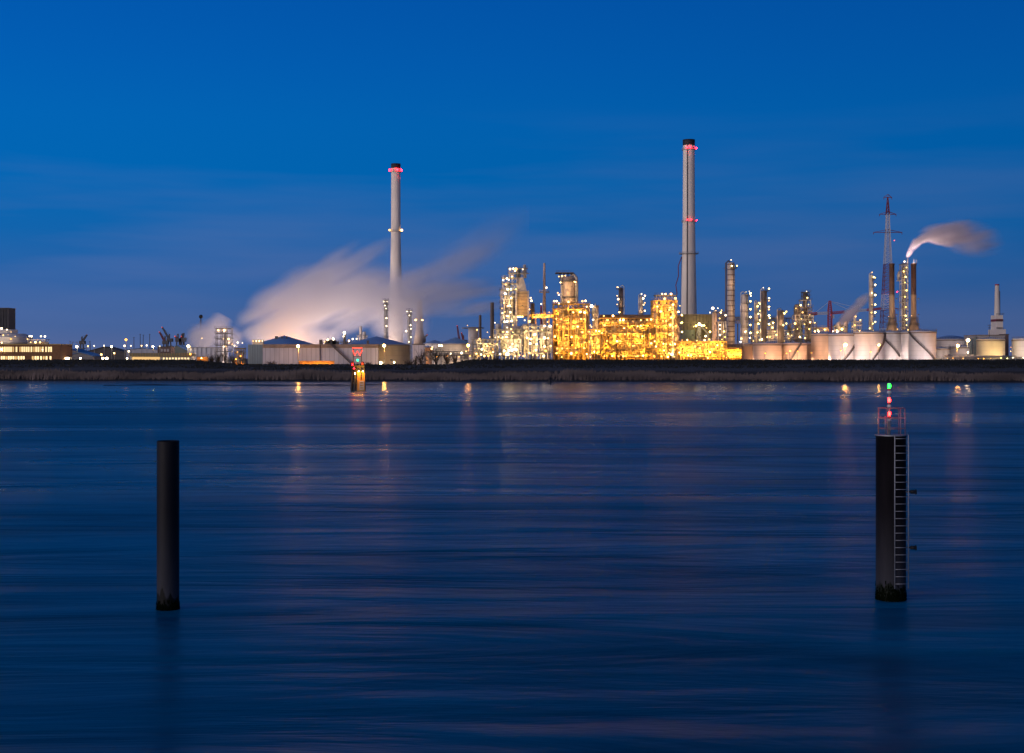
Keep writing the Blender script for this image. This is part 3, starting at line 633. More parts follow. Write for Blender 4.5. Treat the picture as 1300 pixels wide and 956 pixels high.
# columns and small plants behind the tall tanks
column('slender column ringed with yellowish lamps left of the red and white pylon', 1104, 1108.5, 349, 860, 'vessel', (356, 365, 378, 390, 400, 412), 1, 'green', lampr=.62, extra=((1106,346,'warm'),(1108,352),(1105.5,372),(1106,387),(1105,397),(1107,411),(1103,417),(1107,420)))
T = Th('process_unit', 'small lamp-studded unit left of the slender column above the broad white tank', 'process unit', 1086.5, 830)
frame(T, 1082, 1092, 408, None, -2, 2, 2, [413, 418, 424], 'steel', .3, 1, .5, 1, 21); vessel(T, 1083.5, 1087, 402.5, 425, 0, 'vessel'); lamps(T, [(1085,402,'warm',.65),(1091,406.5,'green'),(1084,413,'green',.85),(1090,420,'warm',.7),(1081,415,'green')], 'green', .5)
T = Th('process_unit', 'small unit with two yellowish vessels where the small steam wisp rises', 'process unit', 1065, 830)
frame(T, 1058, 1073, 414, None, -2, 2, 3, [419], 'steel', .3, 1, .3, 1, 22); vessel(T, 1062, 1067, 409, 424, 0, 'vessel'); vessel(T, 1068, 1072, 412, 424, 0, 'vessel'); lamps(T, [(1061,419.5,'warm',.7),(1067.5,418,'green',.8),(1056,421,'white',.5),(1038,421,'white',.7)], 'green', .5, -2.5)
for x_, y_ in ((1061.5, -1), (1064, 2)): setattr(fixture(T, x_, 423.5, y_, 'lamp_plume', 1.2, 1.0), 'rotation_euler', (R(90), 0, R(-90)))  # upward lights added to brighten the wisp
T = Th('vent_stack', 'short reddish vent stack between the small lamp-studded units', 'stack', 1074, 835); b = MB(); b.lathe([(1.1,0),(.95,T.z(408))],0,0,14); T.part('shell', b, 'vessel_pink'); b = MB(); b.arc(.9,1.8,T.z(416),.15,0,6.28); T.part('platform', b, 'steel_dark')
column('slim dark column right of centre of the tall beige tank beneath the crane jib', 1058.8, 1061, 412, 850, 'vessel_dark', (), 1, 'green', pipe=False)
# pagoda-shaped unit
T = Th('tapered_process_tower', 'stepped pagoda-shaped process tower dotted with yellow-green lamps left of the red crane', 'process tower', 1020, 830)
tiers = [(1006, 1034.5, 411, 456, [417, 424, 431, 440]), (1008, 1031, 400, 411, [405]), (1009.5, 1029, 390, 400, [395]), (1016, 1028, 381, 390, []), (1018.5, 1026.5, 371, 381, [376])]
for k, (a_, c_, t0, t1, lv) in enumerate(tiers): frame(T, a_, c_, t0, t1, -4+k*.5, 4-k*.5, 4 if k < 3 else 2, lv, 'steel' if k % 2 else 'steel_dark', .35, 1, .5, 1, 30+k)
vessel(T, 1019.5, 1025.5, 372, 412, 1, 'vessel_dark'); vessel(T, 1009, 1016, 386, 440, 1, 'vessel_dark'); vessel(T, 1022, 1031, 401, 440, 1, 'vessel_dark'); vessel(T, 1011, 1019, 392, 440, 2, 'green_clad')
lamps(T, [(1021.5,370.5,'white',.8),(1022.5,378.5,'green',.8),(1014,388,'green',.9),(1016.5,397,'warm',1.0),(1008,392,'green',.4),(1025.5,400,'green',.5),(1007,411,'warm',1.0),(1026,409.5,'warm',.9),(1019,412,'green',.8),(1025,418,'green',.8),(1013,428,'white',.7),(1019.5,429.5,'warm',.7),(1032,410,'green'),(1032,421,'warm'),(1028,427,'green'),(1010,418,'green'),(1015,405,'green',.4),(1024,387,'green',.4),(1030,431,'green')], 'green', .6, -5.2)
T = Th('pipe_bridge', 'short lit pipe bridge between the stepped tower and the red crane', 'pipe bridge', 1042, 835); frame(T, 1034, 1051, 416, 421, -1.5, 1.5, 5, [], 'steel_yellow', .3, 1, 1, 1, 41, 'truss')
b = MB()
for x_ in (1036, 1043, 1050): b.box(T.x(x_)-.2, T.x(x_)+.2, -.2, .2, 0, T.z(421.5))
T.part('trestle', b, 'steel'); lamps(T, [(1046,418.5,'green',.4),(1037,419,'green',.4)])
# columns between x=900 and 1000
column('tallest banded column in the middle right with a lamp on its domed top', 922.5, 933.5, 333, 820, 'banded_insulation', (341,), 1, 'green', top='dome', lampr=.6, extra=((927, 330.5,'white',.85),(928,338,'green',.8)), neck=None, pipe=False)
T = Th('column_riser', 'dark riser pipe climbing the left side of the tallest banded column', 'pipe', 921.6, 821); b = MB(); b.tube([(0,0,0),(0,0,T.z(334)),(1.5,0,T.z(331)),(3,0,T.z(334))], .5); T.part('pipe_run', b, 'vessel_dark'); b = MB(); b.arc(.4, 1.5, T.z(341), .2, 0, 6.28); T.part('bracket', b, 'steel_dark')
column('stout pale column with a rounded top and a string of lamps down its right side', 941, 950.5, 373, 815, 'vessel', (376, 386, 396, 406, 416, 426), 1, 'green', lampr=.75, extra=((950,370,'white',.6),(946,371,'green',.5),(952,376,'white',.8),(945,421,'flood',.5),(951,429,'warm',.6),(940,430,'warm')))
column('thin column with two lamps just left of the dark angular column', 958.5, 962.5, 384, 830, 'vessel', (389, 398, 410), 1, 'green', lampr=.7, extra=((962.5,384.5,'warm',.7),(961,389,'green',.8),(962,398.5,'green',.8),(962,411,'green'),(961,422,'green')))
column('dark angular column with a small top lamp, right of the stout pale column', 966, 974, 369, 825, 'vessel_dark', (370, 382, 393, 404, 415), 1, 'green', lampr=.72, top='flat', extra=((968,365.5,'white',.6),(975,382,'warm',.8),(975,393,'warm',.8),(976,404,'green',.8),(966,431,'flood',.7),(973,428,'green',.7),(979.5,416,'green',.6)))
column('short dark column with two yellow lamps left of the stepped tower', 987, 996, 394, 835, 'vessel_dark', (399, 414), 1, 'green', top='flat', lampr=.8, extra=((994.5,398,'green',.85),(993,413,'green',.9),(999,424,'green',.7),(984.5,425,'warm',.8)))
T = Th('process_unit', 'low jumble of lit pipes and frames between the dark columns, behind the low tanks', 'process unit', 985, 840)
frame(T, 954, 1008, 419, None, -3, 3, 12, [425, 431], 'steel', .3, 1, .4, 1, 44); pipes(T, 955, 1007, 418, 434, -2.5, 20, 'pipe', 45)
vessel(T, 978, 982, 407, 432, 0, 'vessel'); vessel(T, 999.5, 1003, 412, 432, 0, 'vessel_dark')
frame(T, 976, 986, 404, 419, -2, 2, 3, [411], 'steel_dark', .3, 1, .5, 1, 46)
lamps(T, [(957,427),(963,431.5),(970,434),(976,428),(988,431),(1000,430),(1003,426),(982,421),(994,433),(980,410),(1006,419),(960,418),(955,433)], 'green', .5, -3.6)
# slender pipe bridge left and right of the stout column
T = Th('pipe_bridge', 'greenish high truss bridge joining the tallest banded column to the stout pale column', 'pipe bridge', 937, 822); frame(T, 932.5, 941, 402.5, 411, -1.2, 1.2, 3, [406.5], 'steel', .3, 1, 1, 1, 50, 'truss')
b = MB(); b.box(T.x(936.5)-.3, T.x(936.5)+.3, -.3, .3, 0, T.z(411)); T.part('trestle', b, 'steel_dark')
T = Th('pipe_bridge', 'long high truss bridge running right from the stout pale column', 'pipe bridge', 980, 845); frame(T, 951, 1006, 403.5, 410, -1.2, 1.2, 14, [], 'steel_dark', .3, 1, .8, 1, 51, 'truss')
b = MB()
for x_ in (954, 980, 1003): b.box(T.x(x_)-.3, T.x(x_)+.3, -.3, .3, 0, T.z(410.4))
T.part('trestle', b, 'steel_dark')
# vessel with skirt base left of stout column
T = Th('pump_house', 'low dark ribbed building under the tallest banded column', 'building', 932, 790)
b = MB(); b.box(T.x(921), T.x(941), -4, 8, 0, T.z(437)); T.part('wall', b, 'brown_wall')
for py in (435.5, 440.5, 446): d = MB(); d.box(T.x(920.3), T.x(941.5), -5, -4.004, T.z(py+.6), T.z(py)); rail(d, [(T.x(920.5)+k*2, -4.9, T.z(py)) for k in range(5)]); T.part('gallery', d, 'steel')
lamps(T, [(938,434,'blue',.45),(924,451,'sodium'),(931,450,'warm',.4),(936,452,'sodium'),(927,444.5,'warm',.35),(935,443,'sodium',.4)], 'warm', .45, -5.6)
# column P and its lamp ladder
column('pinkish column topped by a cluster of white lamps, left of the tallest banded column', 903.5, 910, 396, 800, 'vessel_pink', (397,), 0, 'warm', lampr=.6, extra=((904,391.5,'white',1.0),(910.5,391.5,'white',.7),(900.5,397,'white',.5),(908,394.5,'warm',.4)))
T = Th('process_unit', 'dark open unit with a vertical string of lamps between the pinkish and banded columns', 'process unit', 915, 805)
frame(T, 910.5, 921.5, 396, None, -2, 2, 3, [403, 411, 419, 427, 434], 'steel_dark', .32, 1, .7, 1, 61); vessel(T, 915, 920, 399, 434, 0, 'vessel_dark'); pipes(T, 911, 921, 400, 434, -1.6, 9, 'pipe', 62)
lamps(T, [(914,397,'warm',.6),(920,400.5,'white',.8),(912.5,404.5,'green',.7),(913,413,'white',.6),(913,418,'white',.6),(913,425.5,'white',.6),(918,421,'green',.7),(919.5,428,'green',.7),(915.5,431,'green',.6),(913,434,'green',.6),(915,394,'green',.5)], 'green', .5, -3)
# olive cooler building
OLV = T = Th('cooling_block', 'large olive box building with netted walls at the foot of the right-hand chimney', 'building', 884, 850)
b = MB(); b.box(T.x(865), T.x(904.5), 0, 30, T.z(430), T.z(399.5)); T.part('wall', b, 'net_banded')
b = MB()
for x_ in range(866, 905, 5): b.box(T.x(x_)-.25, T.x(x_)+.25, -.3, .3, 0, T.z(399.5)+.2)
b.box(T.x(864.5), T.x(905), -.4, -.1, T.z(410), T.z(409)); T.part('buttress', b, 'olive_wall')
b = MB(); b.box(T.x(864.3), T.x(905.2), -.6, 30.4, T.z(399.5)+.003, T.z(398.9)); T.part('roof', b, 'olive_wall')
b = MB(); b.box(T.x(864), T.x(881), -4, -.5, T.z(434), T.z(419)); T.part('annexe', b, 'green_clad')
lamps(T, [(882,414,'green',1.0),(886,411.8,'white',1.1),(889,413.5,'white',1.0),(892,413.5,'green',.9),(895,416.5,'warm',.7),(899.5,421.5,'green',.8),(894,427,'white',1.0),(898.5,431,'green',.8),(883,432.5,'green',.6),(904,431,'green',.6),(879,415,'green',.5)], 'green', .6, -6)
b = MB(); b.tube([(T.x(884),-3,0),(T.x(884),-3,T.z(424)),(T.x(886),-3,T.z(416)),(T.x(891),-3,T.z(416)),(T.x(898),-3,T.z(424)),(T.x(899),-3,0)], .6); b.tube([(T.x(887),-3,0),(T.x(887.5),-3,T.z(417))], .9); T.part('duct', b, 'steel')
column('pinkish ribbed column standing in front of the left edge of the olive building', 857, 863.5, 402, 790, 'vessel_pink', (404, 413, 425), 1, 'green', lampr=.6, top='flat', extra=((860.5,396,'green',.75),(864.5,400,'warm',.6),(864,410,'green',.7),(858.5,430,'green',.6),(862.5,388.5,'green',.5)))
T = Th('stair_mast', 'thin zigzag stair mast left of the right-hand chimney', 'mast', 861, 960)
b = MB(); pts = [(T.x(857), T.z(412)), (T.x(859.5), T.z(398)), (T.x(856.5), T.z(385)), (T.x(859.5), T.z(372)), (T.x(858), T.z(362)), (T.x(861.5), T.z(350)), (T.x(861), T.z(338)), (T.x(865.5), T.z(326))]
b.tube([(T.x(860), 0, 0)]+[(a_, 0, c_) for a_, c_ in pts], .32, 5); T.part('stair_flight', b, 'red_dark')
b = MB(); b.tube([(T.x(861.5), 1, 0), (T.x(866), 1, T.z(325))], .14, 5); T.part('pole', b, 'steel_dark')

fill_lights(OLV, 868, 903, 405, 430, 6, 5, 'fix_olive', (-9, -9))  # added lights brightening the olive walls

for px_, x0_, x1_, y0_, y1_, n_ in ((1020, 1008, 1032, 385, 432, 8), (985, 956, 1006, 408, 432, 8), (915, 911, 921, 400, 432, 3), (1086, 1083, 1091, 405, 422, 2), (1065, 1060, 1072, 412, 422, 2)):
    o_ = min((o_ for o_ in sc.objects if o_.parent is None and o_.get('category') in ('process unit', 'process tower')), key=lambda o_: abs(o_.location.x/(o_.location.y/F)+CX-px_))
    class _V: pass
    v_ = _V(); v_.o = o_; v_.Y = o_.location.y; v_.S = v_.Y/F; v_.xc = o_.location.x/v_.S+CX; v_.z0 = GZ; v_.x = lambda p, v=v_: (p-v.xc)*v.S; v_.z = lambda p, v=v_: sz(p, v.Y)-v.z0
    fill_lights(v_, x0_, x1_, y0_, y1_, n_, int(px_), 'fix_col', (-9, -8))  # added lights brightening these units from the front
fill_lights(LCOL, 1146, 1150, 340, 420, 5, 77, 'fix_col', (-8, -7))  # added lights brightening the lattice
# ================================================================ the two big chimneys
def chimney(label, px, Y, prof, yt, gal, lampk, cap=3.2, stripe=True, flag='concrete'):
    T = Th('chimney', label, 'chimney', px, Y, 'tall concrete chimneys'); b = MB()
    b.lathe([((w_/2)*T.S, T.z(py)) for py, w_ in prof], 0, 0, 40); T.part('shaft', b, flag)
    wt = prof[-1][1]/2*T.S; b = MB(); z1 = T.z(yt+cap)
    b.lathe([(wt*1.02, T.z(prof[-1][0])-.5), (wt*1.05, z1+.3), (wt*1.05, T.z(yt)), (wt*.8, T.z(yt))], 0, 0, 32); T.part('cap', b, 'black')
    if stripe:
        b = MB(); q_ = -.28
        pr = list(reversed(prof)); 
        for (p0, w0), (p1, w1) in zip(prof, prof[1:]):
            r0, r1 = w0/2*T.S+.12, w1/2*T.S+.12; a_ = R(250)
            b.beam((r0*math.cos(a_), r0*math.sin(a_), max(0, T.z(p0))), (r1*math.cos(a_), r1*math.sin(a_), T.z(p1)), .9, .25)
        T.part('ladder_duct', b, 'steel_dark')
    def rad(py):
        for (p0, w0), (p1, w1) in zip(prof, prof[1:]):
            if p1 <= py <= p0: return (w0+(w1-w0)*(p0-py)/(p0-p1))/2*T.S
        return prof[-1][1]/2*T.S
    for py, ext, lk, angs, lr in gal:
        r_ = rad(py); z = T.z(py); d = MB(); d.arc(r_*.99, r_+ext, z, .22, 0, 2*math.pi, 28); rail(d, [((r_+ext-.05)*math.cos(2*math.pi*k/20), (r_+ext-.05)*math.sin(2*math.pi*k/20), z+.3) for k in range(21)], 1.2, .09); g_ = T.part('gallery', d, 'steel')
        for a_ in angs: link('lamp', lamp_mesh(lk, lr*.8), g_, ((r_+ext+.1)*math.sin(R(a_)), -(r_+ext+.1)*math.cos(R(a_)), z+1.2))
    return T
chimney('tall pale left-hand chimney rising out of the white steam cloud', 502.5, 1000, [(470, 20), (430, 18.5), (350, 14.5), (300, 12.2), (208.5+4.5, 11.6)], 208, [(218.5, 1.0, 'red', (-75, 70, 20), .95), (294.5, 1.0, 'warm', (-70, 75), 1.05)], 'red', stripe=False)
chimney('tall thick right-hand chimney standing clear behind the olive building', 874.5, 980, [(470, 22), (400, 20), (325, 17), (281, 15.6), (190, 14.6), (184, 14.8)], 177.5, [(190.5, .9, 'red', (-20, 5, 80), .8), (282, .9, 'red', (-18, 10, 84), .5), (322.5, 2.3, 'red_small', (), .5)], 'red', 3.6)

# ================================================================ process plant, centre, left to right
def unit(label, x0, x1, yt, Y, nx, levels, m='steel', y0=-5, y1=6, seed=1, deckp=.8, brace=.35, npipes=0, name='process_unit', cat='process unit', bw=.5):
    T = Th(name, label, cat, (x0+x1)/2, Y); frame(T, x0, x1, yt, None, y0, y1, nx, levels, m, bw, 2 if y1-y0 > 7 else 1, brace, deckp, seed)
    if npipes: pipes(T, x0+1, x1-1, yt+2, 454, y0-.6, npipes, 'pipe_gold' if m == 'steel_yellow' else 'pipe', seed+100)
    return T
# tall heater structure
T = unit('tall lattice tower full of white lamps with a panelled boiler box on its right side', 636, 656, 368, 800, 4, [376, 384, 392, 400, 409, 418, 428, 438, 448], 'steel', -5, 6, 70, 1, .5, 16, 'boiler_tower', 'boiler tower')
frame(T, 638, 656, 353, 368, -4, 5, 3, [360], 'steel', .38, 1, .6, 1, 71); frame(T, 646.5, 668, 341, 353, -4, 5, 4, [347], 'steel', .38, 1, .4, 1, 72)
b = MB(); b.box(T.x(655.5), T.x(670.5), -5.5, 8, T.z(402), T.z(370.5)); T.part('boiler_box', b, 'panel_banded')
b = MB(); X0, X1, X2, X3 = T.x(655.5), T.x(668.8), T.x(654.5), T.x(664.5); z0_, z1_ = T.z(370.4), T.z(352.5)
b.hexa([(X0,-5,z0_),(X1,-5,z0_),(X1,7,z0_),(X0,7,z0_)], [(X2+1.2,-3,z1_),(X3,-3,z1_),(X3,5,z1_),(X2+1.2,5,z1_)]); T.part('hopper', b, 'panel')
b = MB()
for x_ in (655.5, 670.5): b.box(T.x(x_)-.5, T.x(x_)+.5, -6, -5.2, 0, T.z(369.5))
T.part('buttress', b, 'vessel')
vessel(T, 664, 667.8, 336, 353, -1, 'vessel'); vessel(T, 641, 648, 358, 372, 0, 'vessel'); vessel(T, 640, 647, 374, 404, 0, 'vessel'); vessel(T, 648, 654, 372, 408, 1, 'vessel'); vessel(T, 655, 661, 343, 352, 0, 'green_clad', .2)
d = MB(); d.arc(1.2, 2.9, T.z(347.5), .2, 0, 6.28, cx=T.x(666), cy=-1); T.part('deck', d, 'steel')
lamps(T, [(647.5,342.5,'white',1.0),(651.5,342,'white',.7),(655,342.5,'warm',1.3),(654,345,'warm',.8),(663.5,343,'white',.7),(639,356.5,'white',.8),(643.5,354.5,'white',.9),(646,356,'white',.7),(642,362,'warm',.8),(650,352,'warm',.5),(644.5,368,'white',.6),(648.5,368,'white',.9),(655,368,'green',.5),(641.5,373.5,'white',1.0),(649,379,'white',1.2),(640,385,'warm',.6),(648,388.5,'white',1.0),(645,389,'warm',.7),(637.5,392,'warm',.6),(638,398,'white',.9),(641,396.5,'warm',.5),(648,397,'white',1.1),(643.5,401.5,'white',.8),(645,402,'warm',.7),(660,402.5,'flood',.7),(663,402.5,'warm',.9),(657.5,402.5,'warm',.9),(641,409,'white',.7),(644,408.5,'white',.7),(649.5,408,'white',.9),(666,407,'white',.9),(656,407,'warm',.5),(672,408.5,'warm',.9)], 'white', .6, -7)
scatter(T, 637, 655, 412, 450, 16, 73, ('white','warm'), (.5,.9), (-7,-6))
# dark reactor right of it
column('dark short column with a bright lamp tucked behind the panelled boiler box', 673, 679, 385, 812, 'vessel_dark', (386, 396), 0, 'warm', top='flat', lampr=.7, pipe=False, extra=((673.5,378.5,'white',.95),(674.5,382,'warm',.7),(672,393,'warm',.5)))
# thin flare
T = Th('flare_stack', 'needle-thin tall stack with one round platform between the boiler tower and the domed reactor', 'stack', 691, 815)
b = MB(); b.lathe([(1.5,0),(1.1,T.z(400)),(.8,T.z(372)),(.62,T.z(334))],0,0,14); T.part('shell', b, 'vessel_pink')
d = MB(); d.arc(.6, 3.0, T.z(371.5), .5, 0, 6.28); rail(d, [(2.9*math.cos(k*.52),2.9*math.sin(k*.52),T.z(371.5)+.4) for k in range(13)]); T.part('platform', d, 'vessel'); lamps(T, [(693.5,365.5,'white',1.1),(690.5,402,'white',1.0)], 'white', .8, -2.5)
T = Th('lamp_mast', 'reddish mast with a single white lamp left of the needle-thin stack', 'mast', 687, 808); b = MB(); b.lathe([(.6,0),(.5,T.z(388))],0,0,10); T.part('pole', b, 'red_dark'); T.lamp(687, 386, -.6, 'white', 1.0)
# yellow bridge
T = Th('pipe_bridge', 'orange-lit covered pipe bridge from the boiler tower to the domed reactor', 'pipe bridge', 690, 800); frame(T, 672, 705, 399.5, 405, -2, 2, 8, [], 'steel_yellow', .5, 1, .6, 1, 80, 'truss'); pipes(T, 672, 705, 400.5, 404, -1.6, 6, 'vessel', 81, (.3,.5))
b = MB()
for x_ in (680, 697): b.box(T.x(x_)-.4, T.x(x_)+.4, -.4, .4, 0, T.z(405.4))
T.part('trestle', b, 'steel_yellow'); lamps(T, [(686,401.5,'warm',.9),(695,409,'sodium',.6),(678,403,'sodium',.5),(703,399,'warm',.5),(697,396.5,'warm',.4)], 'warm', .6, -3)
# bright lower block
T = unit('very bright low block of white walls and frames below the boiler tower', 627, 662, 418, 775, 7, [425, 430, 445, 450], 'steel', -3, 4, 90, 1, .3, 14)
b = MB(); b.box(T.x(637), T.x(662), -2.9, 3, T.z(447), T.z(431)); T.part('wall', b, 'white_paint')
for a_, c_ in ((629, 636), (640, 649)): vessel(T, a_, c_, 411, 432, -1, 'vessel')
lamps(T, [(644,449.5,'flood',1.2),(640,445.5,'white',.9),(650,444.5,'white',1),(655,444,'white',.9),(646,445,'white',.7),(635,449.5,'white',.9),(628.5,410,'white',.7),(644,416,'white',.9),(644,422,'white',.9),(649,418,'warm',.7),(629,428.5,'white',.8),(633,428,'white',.8),(638,428,'white',.8),(643,428,'white',.7),(650,427,'warm',.8),(630,436,'warm'),(654,452,'warm'),(659,451,'sodium',.7)], 'white', .6, -4)
scatter(T, 628, 661, 433, 455, 10, 91, ('warm','white'), (.5,.8), (-5,-4))
T = unit('bright unit of tall pale cylinders between the boiler tower and the needle-thin stack', 662, 700, 414, 778, 8, [421, 429, 438, 447], 'steel', -3, 4, 95, 1, .3, 16)
for a_, c_, d_, m_ in ((653, 661, 414, 'vessel'), (663, 671, 411, 'vessel'), (674, 682, 411, 'vessel'), (684.5, 692, 412, 'white_paint'), (693.5, 700.5, 415, 'vessel')): vessel(T, a_, c_, d_, 446, -1, m_)
lamps(T, [(679,424.5,'white',1),(691,414,'white',1.1),(698,414.5,'white',.9),(669,429,'white',.9),(674,430.5,'warm',.8),(691,429,'white',1),(695.5,429.5,'warm',.8),(681,437,'warm',.8),(691,440,'white',1.3),(680,444.5,'flood',.6),(682,451,'warm',.9),(690,452,'white',1.2),(672,448,'warm',.8),(699,439,'warm',.8),(665,452,'sodium',.8)], 'white', .6, -4.6)
scatter(T, 663, 699, 418, 454, 12, 96, ('warm','white','sodium'), (.45,.8), (-5,-4))
# domed reactor
T = Th('reactor_structure', 'big domed reactor with flat canopy and bent overhead pipe on a golden lamp-lit frame', 'reactor', 724, 790)
vessel(T, 713.5, 730.5, 351, 386, 0, 'vessel_pink', .3); vessel(T, 709, 722.5, 389, 425, 0, 'vessel_pink', .3); vessel(T, 727, 742, 389, 425, 0, 'vessel_pink', .3)
b = MB(); b.box(T.x(705), T.x(728), -5, 5, T.z(347.4), T.z(346.3)); rail(b, [(T.x(706)+k*1.2, -4.9, T.z(346.3)) for k in range(8)]); b2 = T.part('canopy', b, 'steel_dark')
b = MB()
for x_ in (711, 716, 721, 726): b = MB(); b.tube([(T.x(x_), 0, T.z(354)), (T.x(x_), 0, T.z(347.3))], .35, 6); T.part('canopy_post', b, 'steel_dark')
b = MB(); zt = T.z(352.5); b.tube([(T.x(724),0,T.z(353)),(T.x(725.5),-.5,zt+1.2),(T.x(728.5),-1,zt+1.6),(T.x(731.2),-1.5,zt),(T.x(731.8),-1.5,zt-3),(T.x(731.8),-1.5,T.z(386))], .95, 12); b.tube([(T.x(713),-2,T.z(386)),(T.x(713),-2,T.z(352))], .7, 10); T.part('overhead_pipe', b, 'vessel')
d = MB(); r_ = 8.5/1*T.S+.8; d.arc(r_-1, r_+.4, T.z(357.8), .7, 0, 6.28); rail(d, [((r_+.3)*math.cos(k*.42)-0.9, (r_+.3)*math.sin(k*.42), T.z(357.8)+.5) for k in range(16)]); d2 = T.part('platform', d, 'steel_dark'); d2.location.x = T.x(722)
d = MB(); d.arc(r_-1, r_+.1, T.z(378), .5, 0, 6.28); d2 = T.part('platform', d, 'steel_dark'); d2.location.x = T.x(722)
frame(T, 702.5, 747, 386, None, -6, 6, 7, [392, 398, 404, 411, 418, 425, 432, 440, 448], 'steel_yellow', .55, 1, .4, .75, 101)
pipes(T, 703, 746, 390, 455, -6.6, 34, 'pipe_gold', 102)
for a_, c_, e_, f_, m_ in ((709, 722, 428, 440, 'cream_tank'), (728, 740, 427, 436, 'cream_tank')): 
    b = MB(); b.box(T.x(a_), T.x(c_), -4, -2, T.z(f_+1), T.z(e_)); T.part('enclosure', b, m_)
drum(T, 705, 718, 440, 446, -4); drum(T, 724, 738, 443, 449, -4); drum(T, 706, 722, 405, 410, -5, 'vessel_pink')
lamps(T, [(709,352,'warm',1.0),(713,351.5,'warm',.9),(717,351,'warm',.7),(711,359.5,'warm',.8),(728.5,358.5,'warm',.5),(730,359,'warm',.5),(707.5,372.5,'warm',.6),(709,375,'warm',.6),(703,383,'warm',.9),(706,383,'warm',.9),(709,386,'warm',.7),(721,384,'warm',1.0),(738.5,383,'warm',.9),(742.5,382.5,'warm',1.0),(744,390,'warm',.8),(706,394,'warm',.5),(727,397,'warm',.7),(736,396.5,'warm',.8),(741.5,397,'warm',1.0),(706,405.5,'warm',.9),(712,405.5,'warm',.8),(737,405.5,'warm',.7),(741,405.5,'warm',.8),(727,415,'warm',1.0),(732.5,415,'warm',1.0),(704,427.5,'warm',1.0),(725,428,'warm',.7),(743,427,'warm',.7),(741.5,435,'warm',1.1),(748,434.5,'warm',.9),(738.5,422,'warm',.8),(746.5,421.5,'warm',.7),(707,442.5,'warm',.8),(713,442.5,'warm',.8),(719.5,442.5,'warm',.8),(730,442,'warm',.9),(740.5,442,'warm',.8),(706,448.5,'warm',1.0),(710,448,'warm',.9),(724.5,448.8,'warm',.9),(731,447.5,'sodium',.9),(744,449.5,'warm',.5)], 'warm', .6, -7.2)
scatter(T, 704, 746, 400, 454, 34, 103, ('warm','sodium','sodium'), (.4,.7), (-6,2))
# column J
column('flared-top bright column between the domed reactor and the golden hall frame', 751.5, 759.5, 388, 795, 'vessel', (398, 390), 0, 'warm', top='flat', lampr=.8, pipe=True, neck=(402, 1.25), extra=((750.5,389,'white',1.1),(755,390,'warm',.8),(752.5,406,'white',.9),(753,400,'warm',.5),(749,413,'warm',.6),(750.5,415,'warm',.6),(756.5,420,'white',.9),(758,424,'white',.7)))
T = unit('narrow cluttered unit of pipes at the foot of the flared-top column', 747, 762, 418, 780, 4, [425, 432, 440, 447], 'steel_yellow', -3, 4, 110, 1, .5, 14); b = MB(); b.box(T.x(752), T.x(762), -2.5, -1, 0, T.z(446)); T.part('enclosure', b, 'orange_sheet'); vessel(T, 749, 754, 420, 440, 0, 'vessel')
lamps(T, [(754,446.5,'flood_sodium',.5),(757,436,'warm'),(752,436,'warm'),(749,453,'warm'),(760,421,'warm'),(756,429,'sodium')], 'warm', .6, -4); scatter(T, 748, 761, 424, 453, 6, 111, ('sodium','warm'), (.4,.6), (-4,-3.6))
# golden hall frame
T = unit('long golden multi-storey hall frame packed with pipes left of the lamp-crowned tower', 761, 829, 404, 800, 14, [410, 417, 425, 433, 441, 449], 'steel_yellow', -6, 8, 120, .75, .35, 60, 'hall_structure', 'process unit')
b = MB(); b.box(T.x(762), T.x(829), 6, 7.5, T.z(408), T.z(399)); T.part('rear_wall', b, 'brown_wall')
b = MB(); b.box(T.x(767), T.x(774), -5, 3, T.z(410), T.z(406)); b.box(T.x(774.5), T.x(795), -5, 3, T.z(410.5), T.z(407)); b.box(T.x(818), T.x(834), -5, 3, T.z(410.5), T.z(406.5)); T.part('fan_housing', b, 'vessel')
b = MB(); b.box(T.x(764), T.x(800), -2, 0, T.z(420), T.z(411)); T.part('orange_screen', b, 'orange_sheet')
for i, (a_, c_, e_, f_) in enumerate([(766, 776, 419, 424), (780, 792, 427, 432), (799, 811, 419, 424), (814, 825, 434, 440), (770, 782, 443, 448), (796, 808, 436, 441)]): drum(T, a_, c_, e_, f_, -4, ('vessel', 'vessel_pink')[i % 2])
for a_, c_, e_ in ((776.5, 780, 416), (793, 797.5, 412), (810, 814, 420), (822, 826, 415)): vessel(T, a_, c_, e_, 444, -2, 'vessel')
lamps(T, [(765.5,401.5,'warm',.8),(777,401.5,'warm',.8),(766.5,413.5,'warm',.9),(808,414.5,'warm',.7),(812,414,'warm',.7),(792,424.5,'warm',.8),(769.5,433,'warm',.9),(782,433.5,'warm',.9),(786,433,'warm',.8),(808,427,'warm',.7),(804,439,'warm',.9),(814,427,'warm',.7),(791,417,'warm',.6),(825,436,'warm',.8),(776,452,'warm',.8),(784,452.5,'warm',.8),(790,452.5,'warm',.9),(793,452,'warm',.8),(802,439.5,'warm',.6),(815,451.5,'warm',.9),(808,452,'warm',.8),(823,452,'warm',.9),(828,452,'warm',.8),(786,406.5,'flood',.5),(790,406.5,'warm',1),(770,407,'warm',1),(812,407,'warm',.7),(820,406.5,'warm',.9),(825,406,'warm',.9)], 'warm', .6, -7.4)
scatter(T, 763, 828, 412, 454, 54, 121, ('sodium','sodium','warm'), (.4,.65), (-7,3))
column('dark column with a bent side pipe rising from the left of the golden hall frame', 785, 791.5, 365, 812, 'vessel_dark', (368, 379, 390), -1, 'warm', lampr=.5, extra=((784.5,380,'white',1.2),(786,396.5,'warm',.7),(789.5,401.5,'white',.7),(784,365,'warm',.4)))
